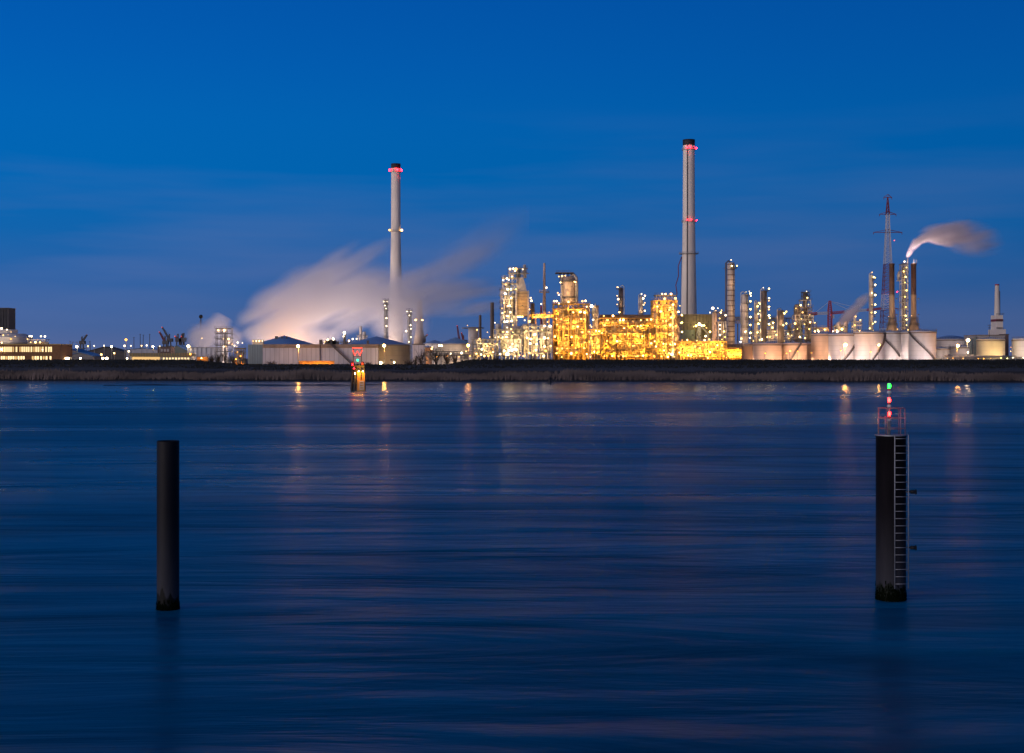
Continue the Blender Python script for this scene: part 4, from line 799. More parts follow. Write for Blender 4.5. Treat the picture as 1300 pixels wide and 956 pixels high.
column('small bright column with three lamps rising from the right part of the golden hall frame', 811.5, 816.5, 376, 812, 'vessel', (379, 388, 398), 1, 'warm', lampr=.6, extra=((814,373.5,'white',1.0),(816,379,'white',.8),(816.5,387,'white',.8),(812.5,407,'white',.6)))
# lamp-crowned tower
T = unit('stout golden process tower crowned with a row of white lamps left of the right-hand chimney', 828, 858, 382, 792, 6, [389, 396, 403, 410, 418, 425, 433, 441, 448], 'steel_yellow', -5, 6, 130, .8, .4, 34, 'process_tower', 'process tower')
frame(T, 832, 857, 375, 382, -4, 5, 5, [], 'steel', .35, 1, .4, 1, 131)
for a_, c_, d_, f_ in ((829.5, 835, 384, 408), (837, 844, 385, 402), (846, 850, 380, 404), (838, 846, 407, 430)): vessel(T, a_, c_, d_, f_, 0, 'vessel_pink')
vessel(T, 851, 854.5, 388, 455, -6, 'vessel', .3, 'riser')
lamps(T, [(839,374,'warm',.9),(843,374,'warm',.9),(842,380,'warm',1.1),(850,374,'warm',.95),(855.5,379.5,'warm',.95),(852.5,387.5,'warm',1.2),(849,391,'warm',.8),(837,396,'warm',1.1),(833,390,'warm',.6),(848,394,'warm',.7),(850,403.5,'warm',.9),(844,408,'warm',.9),(849,413,'warm',1.2),(856,414,'warm',.7),(840,408,'warm',.7),(848.5,425,'warm',1.1),(840.5,436.5,'warm',.8),(844,437,'warm',.8),(849,437.5,'warm',.9),(857,437,'warm',.7),(847.5,448.5,'warm',.9),(857,448,'warm',.8),(851,450,'flood',1.0),(846,453,'warm',.9),(854,453,'warm',.9),(834,407,'warm',.6),(829.5,433.5,'warm',.7),(838,452.5,'warm',.8),(831,440,'warm',.6)], 'warm', .6, -7)
scatter(T, 829, 857, 390, 454, 28, 132, ('sodium','warm'), (.4,.65), (-6,3))
# golden pipe racks
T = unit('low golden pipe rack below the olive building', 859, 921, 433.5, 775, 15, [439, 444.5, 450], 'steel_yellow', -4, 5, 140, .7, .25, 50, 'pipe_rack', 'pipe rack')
for a_, c_, e_, f_ in ((866, 876, 440, 445), (881, 890, 438, 443), (897, 908, 444, 449), (908, 916, 437, 441)): drum(T, a_, c_, e_, f_, -3)
lamps(T, [(855.5,437,'warm',.9),(864.5,432,'warm',.6),(871,431.8,'warm',.6),(861,447.5,'warm'),(881,440,'warm',.8),(887,442,'warm',.8),(893,432,'warm',.8),(899.5,447,'warm',.8),(902,443,'warm'),(904.5,443,'warm'),(898,443,'warm'),(909,438.5,'green',.8),(915,438.5,'green',.8),(875.5,451,'warm',.8),(882,451,'warm',.8),(887,451,'warm',.8),(872,451,'warm'),(897,454.5,'warm',.7),(896,449,'warm')], 'warm', .5, -5)
scatter(T, 860, 920, 437, 454.5, 46, 141, ('sodium','sodium','warm'), (.38,.6), (-5,2))
T = unit('low golden pipe rack between the ribbed building and the low orange-lit tank', 921, 943, 444, 760, 6, [449], 'steel_yellow', -2, 3, 150, 1, .4, 20, 'pipe_rack', 'pipe rack'); scatter(T, 921, 942, 446, 454.5, 14, 151, ('sodium','warm'), (.38,.6), (-3.5,1))
# left edge of the plant
T = Th('storage_silo', 'grey round silo with a rim at the left edge of the bright plant', 'silo', 600.5, 785); vessel(T, 594.5, 607, 415, 457, 0, 'vessel', .2, 'shell'); d = MB(); d.arc(5.5, 6.4, T.z(417), .5, 0, 6.28); T.part('gallery', d, 'steel_dark'); lamps(T, [(594,413.5,'warm',.5),(606,419,'warm',.6)], 'warm', .5, -6)
for px, yt_, w_, lb in ((609.5, 400, .8, 'thin short dark stack behind the grey round silo'), (624.8, 384, 1.1, 'thin brown stack left of the boiler tower')):
    T = Th('vent_stack', lb, 'stack', px, 830, 'thin brown stacks'); b = MB(); b.lathe([(w_*1.3,0),(w_,T.z(yt_))],0,0,12); T.part('shell', b, 'vessel_dark'); b = MB(); b.arc(w_*.9, w_+.8, T.z(yt_+16), .15, 0, 6.28); T.part('platform', b, 'steel_dark')
T = unit('low bright unit with small white tanks at the left end of the plant', 600, 630, 431, 770, 6, [437, 444, 450], 'steel', -3, 4, 160, .8, .3, 14)
for a_, c_ in ((602, 609), (611, 618), (620, 627)): vessel(T, a_, c_, 430, 452, 0, 'white_paint', .2)
lamps(T, [(609,430,'warm',.7),(612,443.5,'white',.9),(608,442.5,'warm',.8),(619,422,'warm',.7),(619,439.5,'warm',.8),(622,428,'warm',.6),(605,449,'warm',.7),(615,452,'warm',.8),(611,450,'white',.7),(586,448.5,'white',.8),(604,453,'sodium'),(620,452,'sodium',.6),(626,447,'warm')], 'warm', .6, -4)
scatter(T, 601, 629, 433, 454, 10, 161, ('warm','sodium'), (.4,.6), (-4,-3.5))

# backing sheets added behind the frames to catch the sodium light
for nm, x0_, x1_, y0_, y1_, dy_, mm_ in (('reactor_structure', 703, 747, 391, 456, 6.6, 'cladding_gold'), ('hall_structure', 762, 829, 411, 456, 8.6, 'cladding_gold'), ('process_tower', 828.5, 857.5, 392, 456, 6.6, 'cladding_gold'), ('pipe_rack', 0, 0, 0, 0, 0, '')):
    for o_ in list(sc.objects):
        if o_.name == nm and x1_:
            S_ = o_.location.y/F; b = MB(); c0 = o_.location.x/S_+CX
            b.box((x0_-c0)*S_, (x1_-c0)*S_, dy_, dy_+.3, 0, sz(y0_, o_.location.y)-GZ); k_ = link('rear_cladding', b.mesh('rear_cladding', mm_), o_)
            rg = random.Random(int(x0_)); n__ = int((x1_-x0_)*(y1_-y0_)/150)
            
class _W:
    def __init__(s, o): s.o = o; s.Y = o.location.y; s.S = s.Y/F; s.xc = o.location.x/s.S+CX; s.z0 = GZ
    x = Th.x; z = Th.z
def tops(nm): return [o_ for o_ in sc.objects if o_.parent is None and o_.name.startswith(nm)]
def at_x(nm, px): return _W(min(tops(nm), key=lambda o_: abs(o_.location.x/(o_.location.y/F)+CX-px)))
fill_lights(at_x('reactor_structure', 724), 703, 747, 390, 455, 26, 1, 'fix_gold', (-9, -8))  # added lights, here and below, that turn the frames golden and warm
fill_lights(at_x('reactor_structure', 724), 704, 746, 392, 455, 12, 2, 'fix_gold', (-1, 2))
fill_lights(at_x('reactor_structure', 724), 708, 736, 354, 386, 4, 3, 'fix_warm', (-9, -9))
fill_lights(at_x('hall_structure', 795), 762, 829, 408, 455, 30, 4, 'fix_gold', (-9, -8))
fill_lights(at_x('hall_structure', 795), 762, 829, 408, 455, 18, 5, 'fix_gold', (0, 4))
fill_lights(at_x('process_tower', 843), 829, 857, 378, 455, 20, 6, 'fix_gold', (-8.5, -7.5))
fill_lights(at_x('process_tower', 843), 829, 857, 384, 455, 9, 7, 'fix_gold', (-1, 2))
fill_lights(at_x('pipe_rack', 890), 860, 920, 434, 456, 24, 8, 'fix_gold', (-7, -6))
fill_lights(at_x('pipe_rack', 932), 921, 942, 444, 456, 8, 9, 'fix_gold', (-5, -4.5))
fill_lights(at_x('process_unit', 754), 748, 761, 420, 455, 7, 10, 'fix_gold', (-6, -5))
fill_lights(at_x('boiler_tower', 646), 637, 655, 345, 410, 10, 11, 'fix_warm', (-9, -8))
fill_lights(at_x('boiler_tower', 646), 656, 670, 372, 400, 1, 12, 'fix_gold', (-12, -12))
fill_lights(at_x('process_unit', 644), 628, 662, 420, 455, 12, 13, 'fix_warm', (-6.5, -6))
fill_lights(at_x('process_unit', 681), 663, 700, 414, 455, 14, 14, 'fix_warm', (-6.5, -6))
fill_lights(at_x('process_unit', 615), 601, 629, 432, 455, 7, 15, 'fix_warm', (-6, -5.5))
fill_lights(at_x('pipe_bridge', 690), 675, 703, 398, 404, 4, 16, 'fix_gold', (-5, -5))
# ================================================================ masts, lattice towers and stack in the steam (left centre)
for px, yt_, pts, lb in ((490, 381, [(487.5,383),(492,383),(489,388),(490.5,392),(491,404),(491,414)], 'lamp-dotted lattice tower dim in the steam left of the pale chimney'), (520, 394, [(517,395.5),(522,395.5),(520,400.5),(521.5,413),(522,417.5),(516,420.5),(522,428),(519.5,434)], 'lamp-dotted lattice tower dim in the steam right of the pale chimney')):
    T = Th('lattice_tower', lb, 'tower', px, 900, 'lattice towers in the steam'); frame(T, px-2.2, px+2.2, yt_, None, -1.2, 1.2, 1, list(range(int(yt_)+6, 452, 7)), 'steel', .28, 1, 1, .6, int(px)); b = MB(); b.tube([(0,0,0),(0,0,T.z(yt_+2))], .7); T.part('riser', b, 'vessel'); lamps(T, pts, 'white', .62, -2)
T = Th('vent_stack', 'squat brown stack with two lamps and a dark wide foot, dim in the steam', 'stack', 532.5, 985); b = MB(); b.lathe([(4.5,0),(4.2,T.z(432)),(2.6,T.z(418)),(1.9,T.z(381))],0,0,18); T.part('shell', b, 'stack_lower'); b = MB(); b.arc(2, 3.6, T.z(407.5), .3, 0, 6.28); T.part('platform', b, 'steel_dark'); lamps(T, [(528,406.5,'warm',.95),(536.5,406.5,'warm',.95)], 'warm', .9, -2)
T = Th('process_unit', 'faint grey vessels half hidden in steam left of the cone-roofed tanks', 'process unit', 460, 900); vessel(T, 456, 459.5, 414, 450, 0, 'vessel'); vessel(T, 460, 464.5, 421, 450, 0, 'vessel'); frame(T, 454, 466, 426, None, -2, 2, 3, [434], 'steel', .3, 1, .3, 1, 171)
T = Th('process_unit', 'low lamp-lit pipework seen above the long warehouse roof', 'process unit', 432, 860); frame(T, 412, 456, 434, None, -2, 2, 8, [440], 'steel', .3, 1, .3, 1, 172); vessel(T, 435.5, 439, 423.5, 440, 0, 'vessel_dark'); vessel(T, 420, 425, 430, 440, 0, 'vessel_dark'); lamps(T, [(438,422.8,'white',1.3),(437,427,'white',.7),(417,431.5,'warm',.9),(424,430.5,'white',.9),(443.8,432.8,'warm',.8),(448.5,430.5,'white',.7),(453.5,430.3,'white',.8),(413,434,'warm',.5)], 'warm', .6, -3)

# ================================================================ cone-roofed tanks, warehouse, left centre
T = tank('large cone-roofed tank whose blue roof peaks behind the left of the long warehouse', 320, 402, 438, 770, 'white_tank', 5.2, group='cone-roofed tanks', rim='steel', rimw=0)
b = MB(); X = [T.x(v) for v in (352, 354, 360, 366)]; zz = T.z(430)
for x_ in X: b.box(x_-.35, x_+.35, -6, -5, zz-.8, zz+1.4)
b.box(X[0], X[-1], -5.8, -5.4, zz-.2, zz+.2); T.part('roof_vent', b, 'steel_dark')
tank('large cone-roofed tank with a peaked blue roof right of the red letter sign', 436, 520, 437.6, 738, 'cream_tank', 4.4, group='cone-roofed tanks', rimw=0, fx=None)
fixture(_Last[0], 503, 457, -30, 'fix_warm', 1.2, .5)  # added light brightening the right part of this tank
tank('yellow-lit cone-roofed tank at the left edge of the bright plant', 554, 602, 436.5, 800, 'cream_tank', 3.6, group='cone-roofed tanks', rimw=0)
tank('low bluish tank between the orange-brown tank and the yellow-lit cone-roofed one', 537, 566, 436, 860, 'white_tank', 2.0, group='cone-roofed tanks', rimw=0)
T = Th('warehouse', 'long corrugated warehouse with a brown roof edge and grey-green end bay', 'warehouse', 395, 715)
b = MB(); b.box(T.x(333.5), T.x(480), 0, 14, -1, T.z(441.6)); T.part('wall', b, 'corrugated_white')
b = MB(); b.hexa([(T.x(310.5),9,-1),(T.x(333.4),.02,-1),(T.x(333.4),14,-1),(T.x(312),20,-1)], [(T.x(310.5),9,T.z(437.2)),(T.x(333.4),.02,T.z(437.2)),(T.x(333.4),14,T.z(437.2)),(T.x(312),20,T.z(437.2))]); T.part('end_bay', b, 'corrugated_green')
b = MB(); b.box(T.x(333.5), T.x(480.3), -.45, 14.3, T.z(441.6)+.003, T.z(437)); T.part('roof_edge', b, 'rim')
b = MB(); a_, c_ = (T.x(419), T.z(436)), (T.x(448), T.z(463.5))
for e_ in (-.9, -1.9): b.beam((a_[0], e_, a_[1]), (c_[0], e_, c_[1]), .3, .55); b.beam((a_[0], e_, a_[1]+1.1), (c_[0], e_, c_[1]+1.1), .14)
for k in range(22): t_ = k/22; b.box(a_[0]+(c_[0]-a_[0])*t_-.25, a_[0]+(c_[0]-a_[0])*t_+.25, -1.85, -.95, a_[1]+(c_[1]-a_[1])*t_-.1, a_[1]+(c_[1]-a_[1])*t_+.1)
b.box(a_[0]-1.8, a_[0]+.2, -2, -.5, a_[1]-.3, a_[1]); T.part('staircase', b, 'stair')
b = MB()
for x0_, w_, h_ in ((404.5, 1.6, 2.4), (412, 2.8, 1.8), (416, 4, 2.2), (421, 3.4, 1.6), (437, 1.4, 1.5), (465, 1, 2)): b.box(T.x(x0_), T.x(x0_)+w_, 2, 4, T.z(437)+.004, T.z(437)+h_)
T.part('roof_vent', b, 'steel_dark')
b = MB(); b.tube([(T.x(406.5), -.6, 0), (T.x(406.5), -.6, T.z(438))], .22); T.part('downpipe', b, 'brown_wall')
b = MB(); b.box(T.x(313), T.x(327), 16, 19, T.z(437), T.z(430.8)); T.part('roof_box', b, 'cream_tank'); 
for x_, k_, r_ in ((315,'warm',.6),(319,'white',.9),(323,'warm',.5),(327,'white',.7)): T.lamp(x_, 432.5, 14, k_, r_)
T = Th('fence', 'orange-lit sheet fence at the foot of the warehouse beside a street lamp', 'fence', 401.5, 703); b = MB(); 
for k in range(9): x0_ = T.x(379.5)+k*(T.x(424)-T.x(379.5))/9; b.box(x0_+.05, x0_+(T.x(424)-T.x(379.5))/9-.05, 0, .12, -.6, T.z(458.2))
T.part('panel', b, 'orange_sheet'); b = MB()
for k in range(10): x0_ = T.x(379.5)+k*(T.x(424)-T.x(379.5))/9; b.box(x0_-.12, x0_+.12, -.1, .22, -.6, T.z(457.9))
T.part('post', b, 'steel_yellow')
for x_ in (385, 393, 401, 409, 418): T.lamp(x_, 464.5, -2.2, 'flood_sodium', .3)
T = Th('floodlight', 'ground floodlight at the foot of the cone-roofed tank, nearer the letter sign', 'floodlight', 483.5, 700, 'ground floodlights'); b = MB(); b.tube([(0,0,0),(0,0,T.z(461.5))], .15); T.part('pole', b, 'steel_dark'); T.lamp(483.5, 460.6, -.2, 'flood', .95)
T = Th('floodlight', 'ground floodlight at the foot of the cone-roofed tank, farther right', 'floodlight', 500.5, 700, 'ground floodlights'); b = MB(); b.tube([(0,0,0),(0,0,T.z(461.5))], .15); T.part('pole', b, 'steel_dark'); T.lamp(500.5, 460, -.2, 'flood', .75)
T = Th('bund_wall', 'grey stained panel wall before the right half of the cone-roofed tank', 'wall', 505, 698); b = MB(); b.box(T.x(521), T.x(536), 14, 22, 0, T.z(437.5)); T.part('panel', b, 'corrugated_white'); b = MB(); b.box(T.x(520.7), T.x(536.3), 13.7, 22.2, T.z(437.5)+.003, T.z(436)); T.part('coping', b, 'stair')
T.o['label'] = 'white block with a dark coping just right of the cone-roofed tank'; T.o['category'] = 'building'; T.o.name = 'block_building'
tank('orange-brown tank glimpsed between bare trees right of the cone-roofed tank', 537, 549, 441, 760, 'brown_tank', .8, group='cone-roofed tanks', rimw=0)
T = Th('process_unit', 'low dark pipework with scattered lamps behind the bare trees', 'process unit', 572, 740); frame(T, 540, 600, 446, None, -2, 2, 12, [451], 'steel', .25, 1, .3, 1, 181); pipes(T, 541, 599, 447, 457, -2.3, 16, 'pipe', 182)
lamps(T, [(558,438.8,'flood',.6),(561,439,'flood',.55),(549.5,440.5,'white',.7),(548.5,443,'warm',.5),(572.5,449,'white',.8),(586.5,448,'white',.7),(576,461,'white',.8),(555,453,'sodium',.5),(568,452,'sodium',.5),(592,446,'warm',.5),(597,452,'sodium',.5),(583,453,'sodium',.4)], 'warm', .6, -3.5)
# ================================================================ far left: office, terminal sheds, harbour
T = Th('office_building', 'brown brick office with two rows of lit windows at the left edge', 'building', 38, 800)
b = MB(); b.box(T.x(-14), T.x(76.5), 0, 22, 0, T.z(437.6)); T.part('wall', b, 'brick')
b = MB(); b.box(T.x(-14.3), T.x(76.9), -.5, 22.4, T.z(437.6)+.003, T.z(436.6)); T.part('roof', b, 'steel_yellow')
wins = [(x_, 440.3, 446.8) for x_ in (-10,-5.5,-1,2.2,5.2,8,10.6,13.2,16,20,24.5,27.3,30,32.8,35.5,39,42.2,45,47.8,50.5,53.3,57.5,61,64)]
for i, (x_, t_, b_) in enumerate(wins):
    w_ = MB(); w_.box(T.x(x_), T.x(x_+2), -.06, .2, T.z(b_), T.z(t_)); o_ = T.part('window', w_, 'window_dim' if i in (8, 10, 16, 19) else 'window_lit')
    w_ = MB(); w_.box(T.x(x_)-.14, T.x(x_), -.2, .1, T.z(b_)-.1, T.z(t_)+.1); w_.box(T.x(x_+2), T.x(x_+2)+.14, -.2, .1, T.z(b_)-.1, T.z(t_)+.1); w_.box(T.x(x_)-.14, T.x(x_+2)+.14, -.22, .1, T.z(t_)+.1, T.z(t_)+.3); w_.box(T.x(x_+1)-.05, T.x(x_+1)+.05, -.2, -.07, T.z(b_), T.z(t_)); T.part('frame', w_, 'brick', o_)
for i, x_ in enumerate((-9,-4,1,4,7,10,13,16,19,22.5,26,29, 40.5,44,47,51,54.5,58,63)):
    w_ = MB(); w_.box(T.x(x_), T.x(x_+2.2), -.06, .2, T.z(460), T.z(452.2)); T.part('window', w_, 'window_lit' if i % 4 else 'window_dim')
lamps(T, [(3.5,443.5,'white',.7),(55,444,'white',.6),(64,441.5,'white',.5)], 'white', .5, -1.2)
T = Th('control_tower', 'rounded two-tier white building glowing with lamps above the brick office', 'building', 12, 835)
b = MB(); b.lathe([(T.S*21.5, 0), (T.S*21.5, T.z(430.5))], 0, 8, 40); T.part('wall', b, 'white_paint')
b = MB(); b.lathe([(T.S*22.5, T.z(430.5)+.01), (T.S*22.8, T.z(428)), (T.S*15, T.z(424)), (T.S*13, T.z(423.4))], 0, 8, 40, False); T.part('roof', b, 'white_paint')
b = MB(); b.lathe([(T.S*12, T.z(423.4)+.01), (T.S*12, T.z(420.2)), (T.S*13, T.z(420)), (T.S*11, T.z(418))], -4, 8, 32); T.part('upper_storey', b, 'white_paint')
b = MB(); b.lathe([(T.S*21.6, T.z(436.5)), (T.S*21.9, T.z(436.4)), (T.S*21.9, T.z(434.8)), (T.S*21.6, T.z(434.7))], 0, 8, 40); T.part('balcony', b, 'steel')
lamps(T, [(4,417,'white',.7),(12,417.5,'white',.95),(18.5,419,'white',.95),(24,422,'warm',.4),(1,422,'warm',.7),(8,425.5,'warm',.6),(20,425.5,'warm',.6),(14,426,'warm',.7),(5,432.5,'flood',1.5),(23.5,430.8,'sodium',.8),(29,427.5,'warm',.4),(-4,426,'warm',.8),(-1,420,'white',.8),(12,435.5,'warm',.5)], 'white', .6, -12.5)
T = Th('canopy_deck', 'small lit roof deck with bright lamps on top of the brick office', 'roof deck', 46, 812)
b = MB(); b.box(T.x(34), T.x(57.5), 0, 8, T.z(432), T.z(430.8)); T.part('canopy', b, 'white_paint'); b = MB()
for x_ in (35, 40, 46, 51, 56.5): b.box(T.x(x_)-.3, T.x(x_)+.3, .5, 1.1, 0, T.z(432))
T.part('post', b, 'steel'); b = MB(); b.box(T.x(34.5), T.x(57), 3, 7, 0, T.z(433.5)); T.part('wall', b, 'cream_tank'); lamps(T, [(38.5,426.8,'white',1.1),(41,427,'white',.7),(53,427,'white',1.1),(58,427,'white',1.2),(36,430.5,'warm',.6),(46,434.5,'warm',.8),(40,434.5,'warm',.6),(52,434.5,'warm',.7)], 'white', .6, -1)
T = Th('silo_block', 'dark ribbed concrete block above the left edge', 'tower', 3, 860); b = MB(); b.box(T.x(-12), T.x(10.8), 0, 12, 0, T.z(391.5)); T.part('wall', b, 'concrete_dark'); b = MB()
for k in range(7): x_ = -10+k*3.4; b.box(T.x(x_)-.35, T.x(x_)+.35, -.4, -.003, 0, T.z(392.5))
T.part('rib', b, 'concrete_dark'); b = MB(); b.box(T.x(-12.3), T.x(11.2), -.6, 12.3, T.z(391.5)+.003, T.z(390.7)); T.part('roof', b, 'steel_dark')
def shed(label, x0, x1, ye, yr, Y, wm_='panel', rm_='roof_white', dep=24, group='terminal sheds', fr=.5):
    T = Th('shed', label, 'shed', (x0+x1)/2, Y, group); b = MB(); X0, X1, E, P = T.x(x0), T.x(x1), T.z(ye), T.z(yr); Xm = X0+(X1-X0)*fr
    b.add([(X0,0,0),(X1,0,0),(X1,0,E),(Xm,0,P-.3),(X0,0,E),(X0,dep,0),(X1,dep,0),(X1,dep,E),(Xm,dep,P-.3),(X0,dep,E)], [(0,1,2,3,4),(9,8,7,6,5),(0,5,6,1),(1,6,7,2),(0,4,9,5)]); T.part('wall', b, wm_)
    b = MB()
    for (xa, za), (xb, zb) in (((X0-.6, E-.2), (Xm, P)), ((Xm, P), (X1+.6, E-.2))): b.hexa([(xa,-.5,za),(xb,-.5,zb),(xb,dep+.5,zb),(xa,dep+.5,za)], [(xa,-.5,za+.35),(xb,-.5,zb+.35),(xb,dep+.5,zb+.35),(xa,dep+.5,za+.35)])
    T.part('roof', b, rm_); return T
shed('low shed with a bright blue roof right beside the brick office', 77, 103, 448, 443.5, 900, 'panel', 'blue_sheet')
shed('pale grey shed with a blue roof left of the dark hill-shaped roof', 84, 118, 452, 447.5, 850, 'panel', 'roof_white')
shed('wide dark curved roof hall rising behind the small left lamps', 100, 164, 449, 440.5, 1000, 'concrete_dark', 'concrete_dark')
shed('shed with a pointed blue tent roof right of the brown block', 208, 241, 447, 438.5, 900, 'green_clad', 'roof_white', 30)
shed('low white shed behind the yellow-green long building', 160, 201, 444, 442, 930, 'white_paint', 'roof_white')
T = Th('block_building', 'small brown flat-roofed block with three dim windows above the long low building', 'building', 208, 880); b = MB(); b.box(T.x(200), T.x(217), 0, 10, 0, T.z(440.5)); T.part('wall', b, 'brown_wall'); b = MB(); b.box(T.x(199.5), T.x(217.5), -.3, 10.3, T.z(440.5)+.003, T.z(439.8)); T.part('roof', b, 'steel_dark')
for k in range(3): b = MB(); b.box(T.x(204+k*4), T.x(206.5+k*4), -.05, .1, T.z(446.5), T.z(443)); T.part('window', b, 'panel')
T = Th('long_building', 'long low yellow-green lit building with a striped wall left of the white tanks', 'building', 204, 830)
b = MB(); b.box(T.x(166), T.x(243), 0, 10, 0, T.z(452.5)); T.part('wall', b, 'cream_tank'); b = MB(); b.box(T.x(165.5), T.x(243.5), -1.8, 10.3, T.z(452.5)+.003, T.z(448.2)); T.part('fascia', b, 'olive_wall'); b = MB()
for k in range(24): b.box(T.x(166+k*3.3)-.15, T.x(166+k*3.3)+.15, -1.95, -1.805, T.z(452.3), T.z(448.4))
T.part('fascia_rib', b, 'steel_yellow')
b = MB(); b.box(T.x(168), T.x(203), -.08, .1, T.z(458), T.z(453.2)); T.part('window', b, 'window_dim')
for k in range(9): b = MB(); b.box(T.x(207+k*3.9), T.x(208.8+k*3.9), -.08, .1, T.z(457), T.z(454)); T.part('window', b, 'window_lit')
lamps(T, [(163,455,'white',1.0),(243,449.5,'sodium',.7)], 'white', .6, -2.4)
# white pilastered tank building in the small steam cloud
T = Th('storage_hall', 'white walled hall with pilasters below the small steam cloud', 'building', 261, 850)
b = MB(); b.box(T.x(238.5), T.x(282), 0, 18, 0, T.z(441.8)); T.part('wall', b, 'white_tank'); b = MB()
for x_ in (239, 244, 249.5, 255, 261, 267, 274, 281.5): b.box(T.x(x_)-.4, T.x(x_)+.4, -.5, -.004, 0, T.z(441.8))
T.part('buttress', b, 'white_paint'); b = MB(); b.box(T.x(238), T.x(282.6), -.7, 18.4, T.z(441.8)+.003, T.z(440.8)); T.part('roof', b, 'steel'); lamps(T, [(240,439.5,'white',1.2),(242,440,'warm',.8),(257,429.5,'warm',.5)], 'white', .5, -1.5)
T = Th('fence', 'short orange-lit fence hidden among bare bushes below the white hall', 'fence', 257, 720); b = MB(); b.box(T.x(250), T.x(264.5), 0, .15, 0, T.z(453)); T.part('panel', b, 'orange_sheet'); T.lamp(257, 454.5, -2, 'flood_sodium', .25)
T = Th('process_unit', 'dark steel platform with a row of warm lamps standing in the small steam cloud', 'process unit', 285, 840)
frame(T, 275, 294.5, 417, None, -2, 2, 3, [423, 430, 438, 446], 'steel', .35, 1, .4, .8, 201); vessel(T, 284, 288, 424, 450, 0, 'vessel'); lamps(T, [(278.5,419.5,'warm',1.0),(286,419.5,'warm',1.05),(291.5,430.5,'warm',.9),(285,430,'warm',.5),(292,435,'warm',.5),(285.5,440,'white',.7),(288,439.5,'warm',.6),(303,435,'white',.5),(302,440,'white',.6),(299,439,'white',.7),(309,435.5,'white',.6),(296,437,'warm',.4)], 'warm', .6, -2.8)
T = Th('process_unit', 'yellow-lit scaffold unit between bare trees and the grey-green warehouse bay', 'process unit', 304, 730); frame(T, 299, 311, 442, None, -2, 2, 4, [448, 455], 'steel_yellow', .3, 1, .5, 1, 202); pipes(T, 300, 310, 443, 460, -2.3, 10, 'pipe', 203); lamps(T, [(303,447,'sodium',.5),(307,452,'sodium',.5),(301,456,'sodium',.5)], 'sodium', .5, -3)
T = Th('fence', 'low glowing orange barrier left of the grey-green warehouse bay', 'fence', 303.5, 701); b = MB(); b.box(T.x(297), T.x(310), 0, .15, -.6, T.z(461.8)); b.box(T.x(299.5), T.x(300.5), 0, .15, T.z(461.8), T.z(459.5)); b.box(T.x(306), T.x(307), 0, .15, T.z(461.8), T.z(459.3)); T.part('panel', b, 'orange_sheet'); 
for x_ in (299, 304, 309): T.lamp(x_, 464.6, -1.6, 'flood_sodium', .28)
T = Th('flare_mast', 'thin guyed mast with a dark ball-shaped tip rising from the small steam cloud', 'mast', 255, 900); b = MB(); b.tube([(0,0,0),(0,0,T.z(404))], .3); T.part('pole', b, 'steel_dark'); b = MB(); b.ball((0,0,T.z(402)), 1.35); T.part('tip', b, 'black'); b = MB()
for e_ in (-1, 1): b.beam((0,0,T.z(405)), (e_*9, 2, T.z(440)), .12)
T.part('guy_wires', b, 'steel_dark')
# lamp masts at far left
for px, py, Y_, k_, r_, lb in [(80,440,880,'white',1.0,'white lamp mast just right of the brick office'),(98,440,880,'white',1.0,'white lamp mast above the blue-roofed low shed'),(112,439.5,960,'warm',.75,'warm lamp mast left of the pair over the dark curved roof'),(119.8,439,960,'white',.85,'white lamp mast right of the pair over the dark curved roof'),(132.3,438.8,960,'white',.6,'faint lamp mast in the middle of the dark curved roof'),(142,440,860,'white',1.0,'tall white lamp mast before the right end of the dark curved roof'),(145.3,448.3,850,'warm',1.25,'big warm lamp low beside the tall white lamp mast'),(129,450,850,'warm',1.0,'warm lamp left of and above the glaring low pair'),(131,455,800,'white',1.1,'left lamp of the glaring low pair under the dark curved roof'),(136,455,800,'white',1.1,'right lamp of the glaring low pair under the dark curved roof'),(102.3,454.8,800,'flood',.9,'starry bright low lamp halfway between brick office and dark roof'),(160.3,431.3,900,'sodium',1.3,'orange lamp on the highest mast left of the long low building'),(158.5,439,860,'white',1.1,'white lamp under the orange one left of the long low building'),(166.5,439,900,'white',.8,'small white lamp above the left end of the long low building'),(163.8,446,860,'white',1.0,'white lamp at the left gable of the long low building'),(194.5,439.8,840,'flood',1.2,'starry yellow-green lamp over the long low building'),(203,439.5,860,'white',1.0,'white lamp just right of the starry yellow-green lamp'),(186.5,438.5,860,'white',.9,'white lamp just left of the starry yellow-green lamp'),(180,439,880,'warm',.6,'small warm lamp left above the long low building')]:
    T = Th('lamp_mast', lb, 'lamp mast', px, Y_, 'lamp masts at the harbour'); b = MB(); b.tube([(0,0,0),(0,0,T.z(py))], [.22,.14], 6); T.part('pole', b, 'steel'); T.lamp(px, py, -.2, k_, r_)
T = Th('loading_bay', 'row of glaring white lamps along a low canopy right of the brick office', 'canopy', 84, 810); b = MB(); b.box(T.x(77.5), T.x(91), 0, 6, T.z(453.8), T.z(453)); T.part('canopy', b, 'steel'); b = MB()
for x_ in (78, 84, 90): b.box(T.x(x_)-.2, T.x(x_)+.2, .5, .9, 0, T.z(453.8))
T.part('post', b, 'steel'); lamps(T, [(78.5,455,'white',.9),(82,454,'white',.8),(85,455,'white',.9),(88,455,'white',.9),(81,453,'white',.5)], 'white', .7, -1.2)
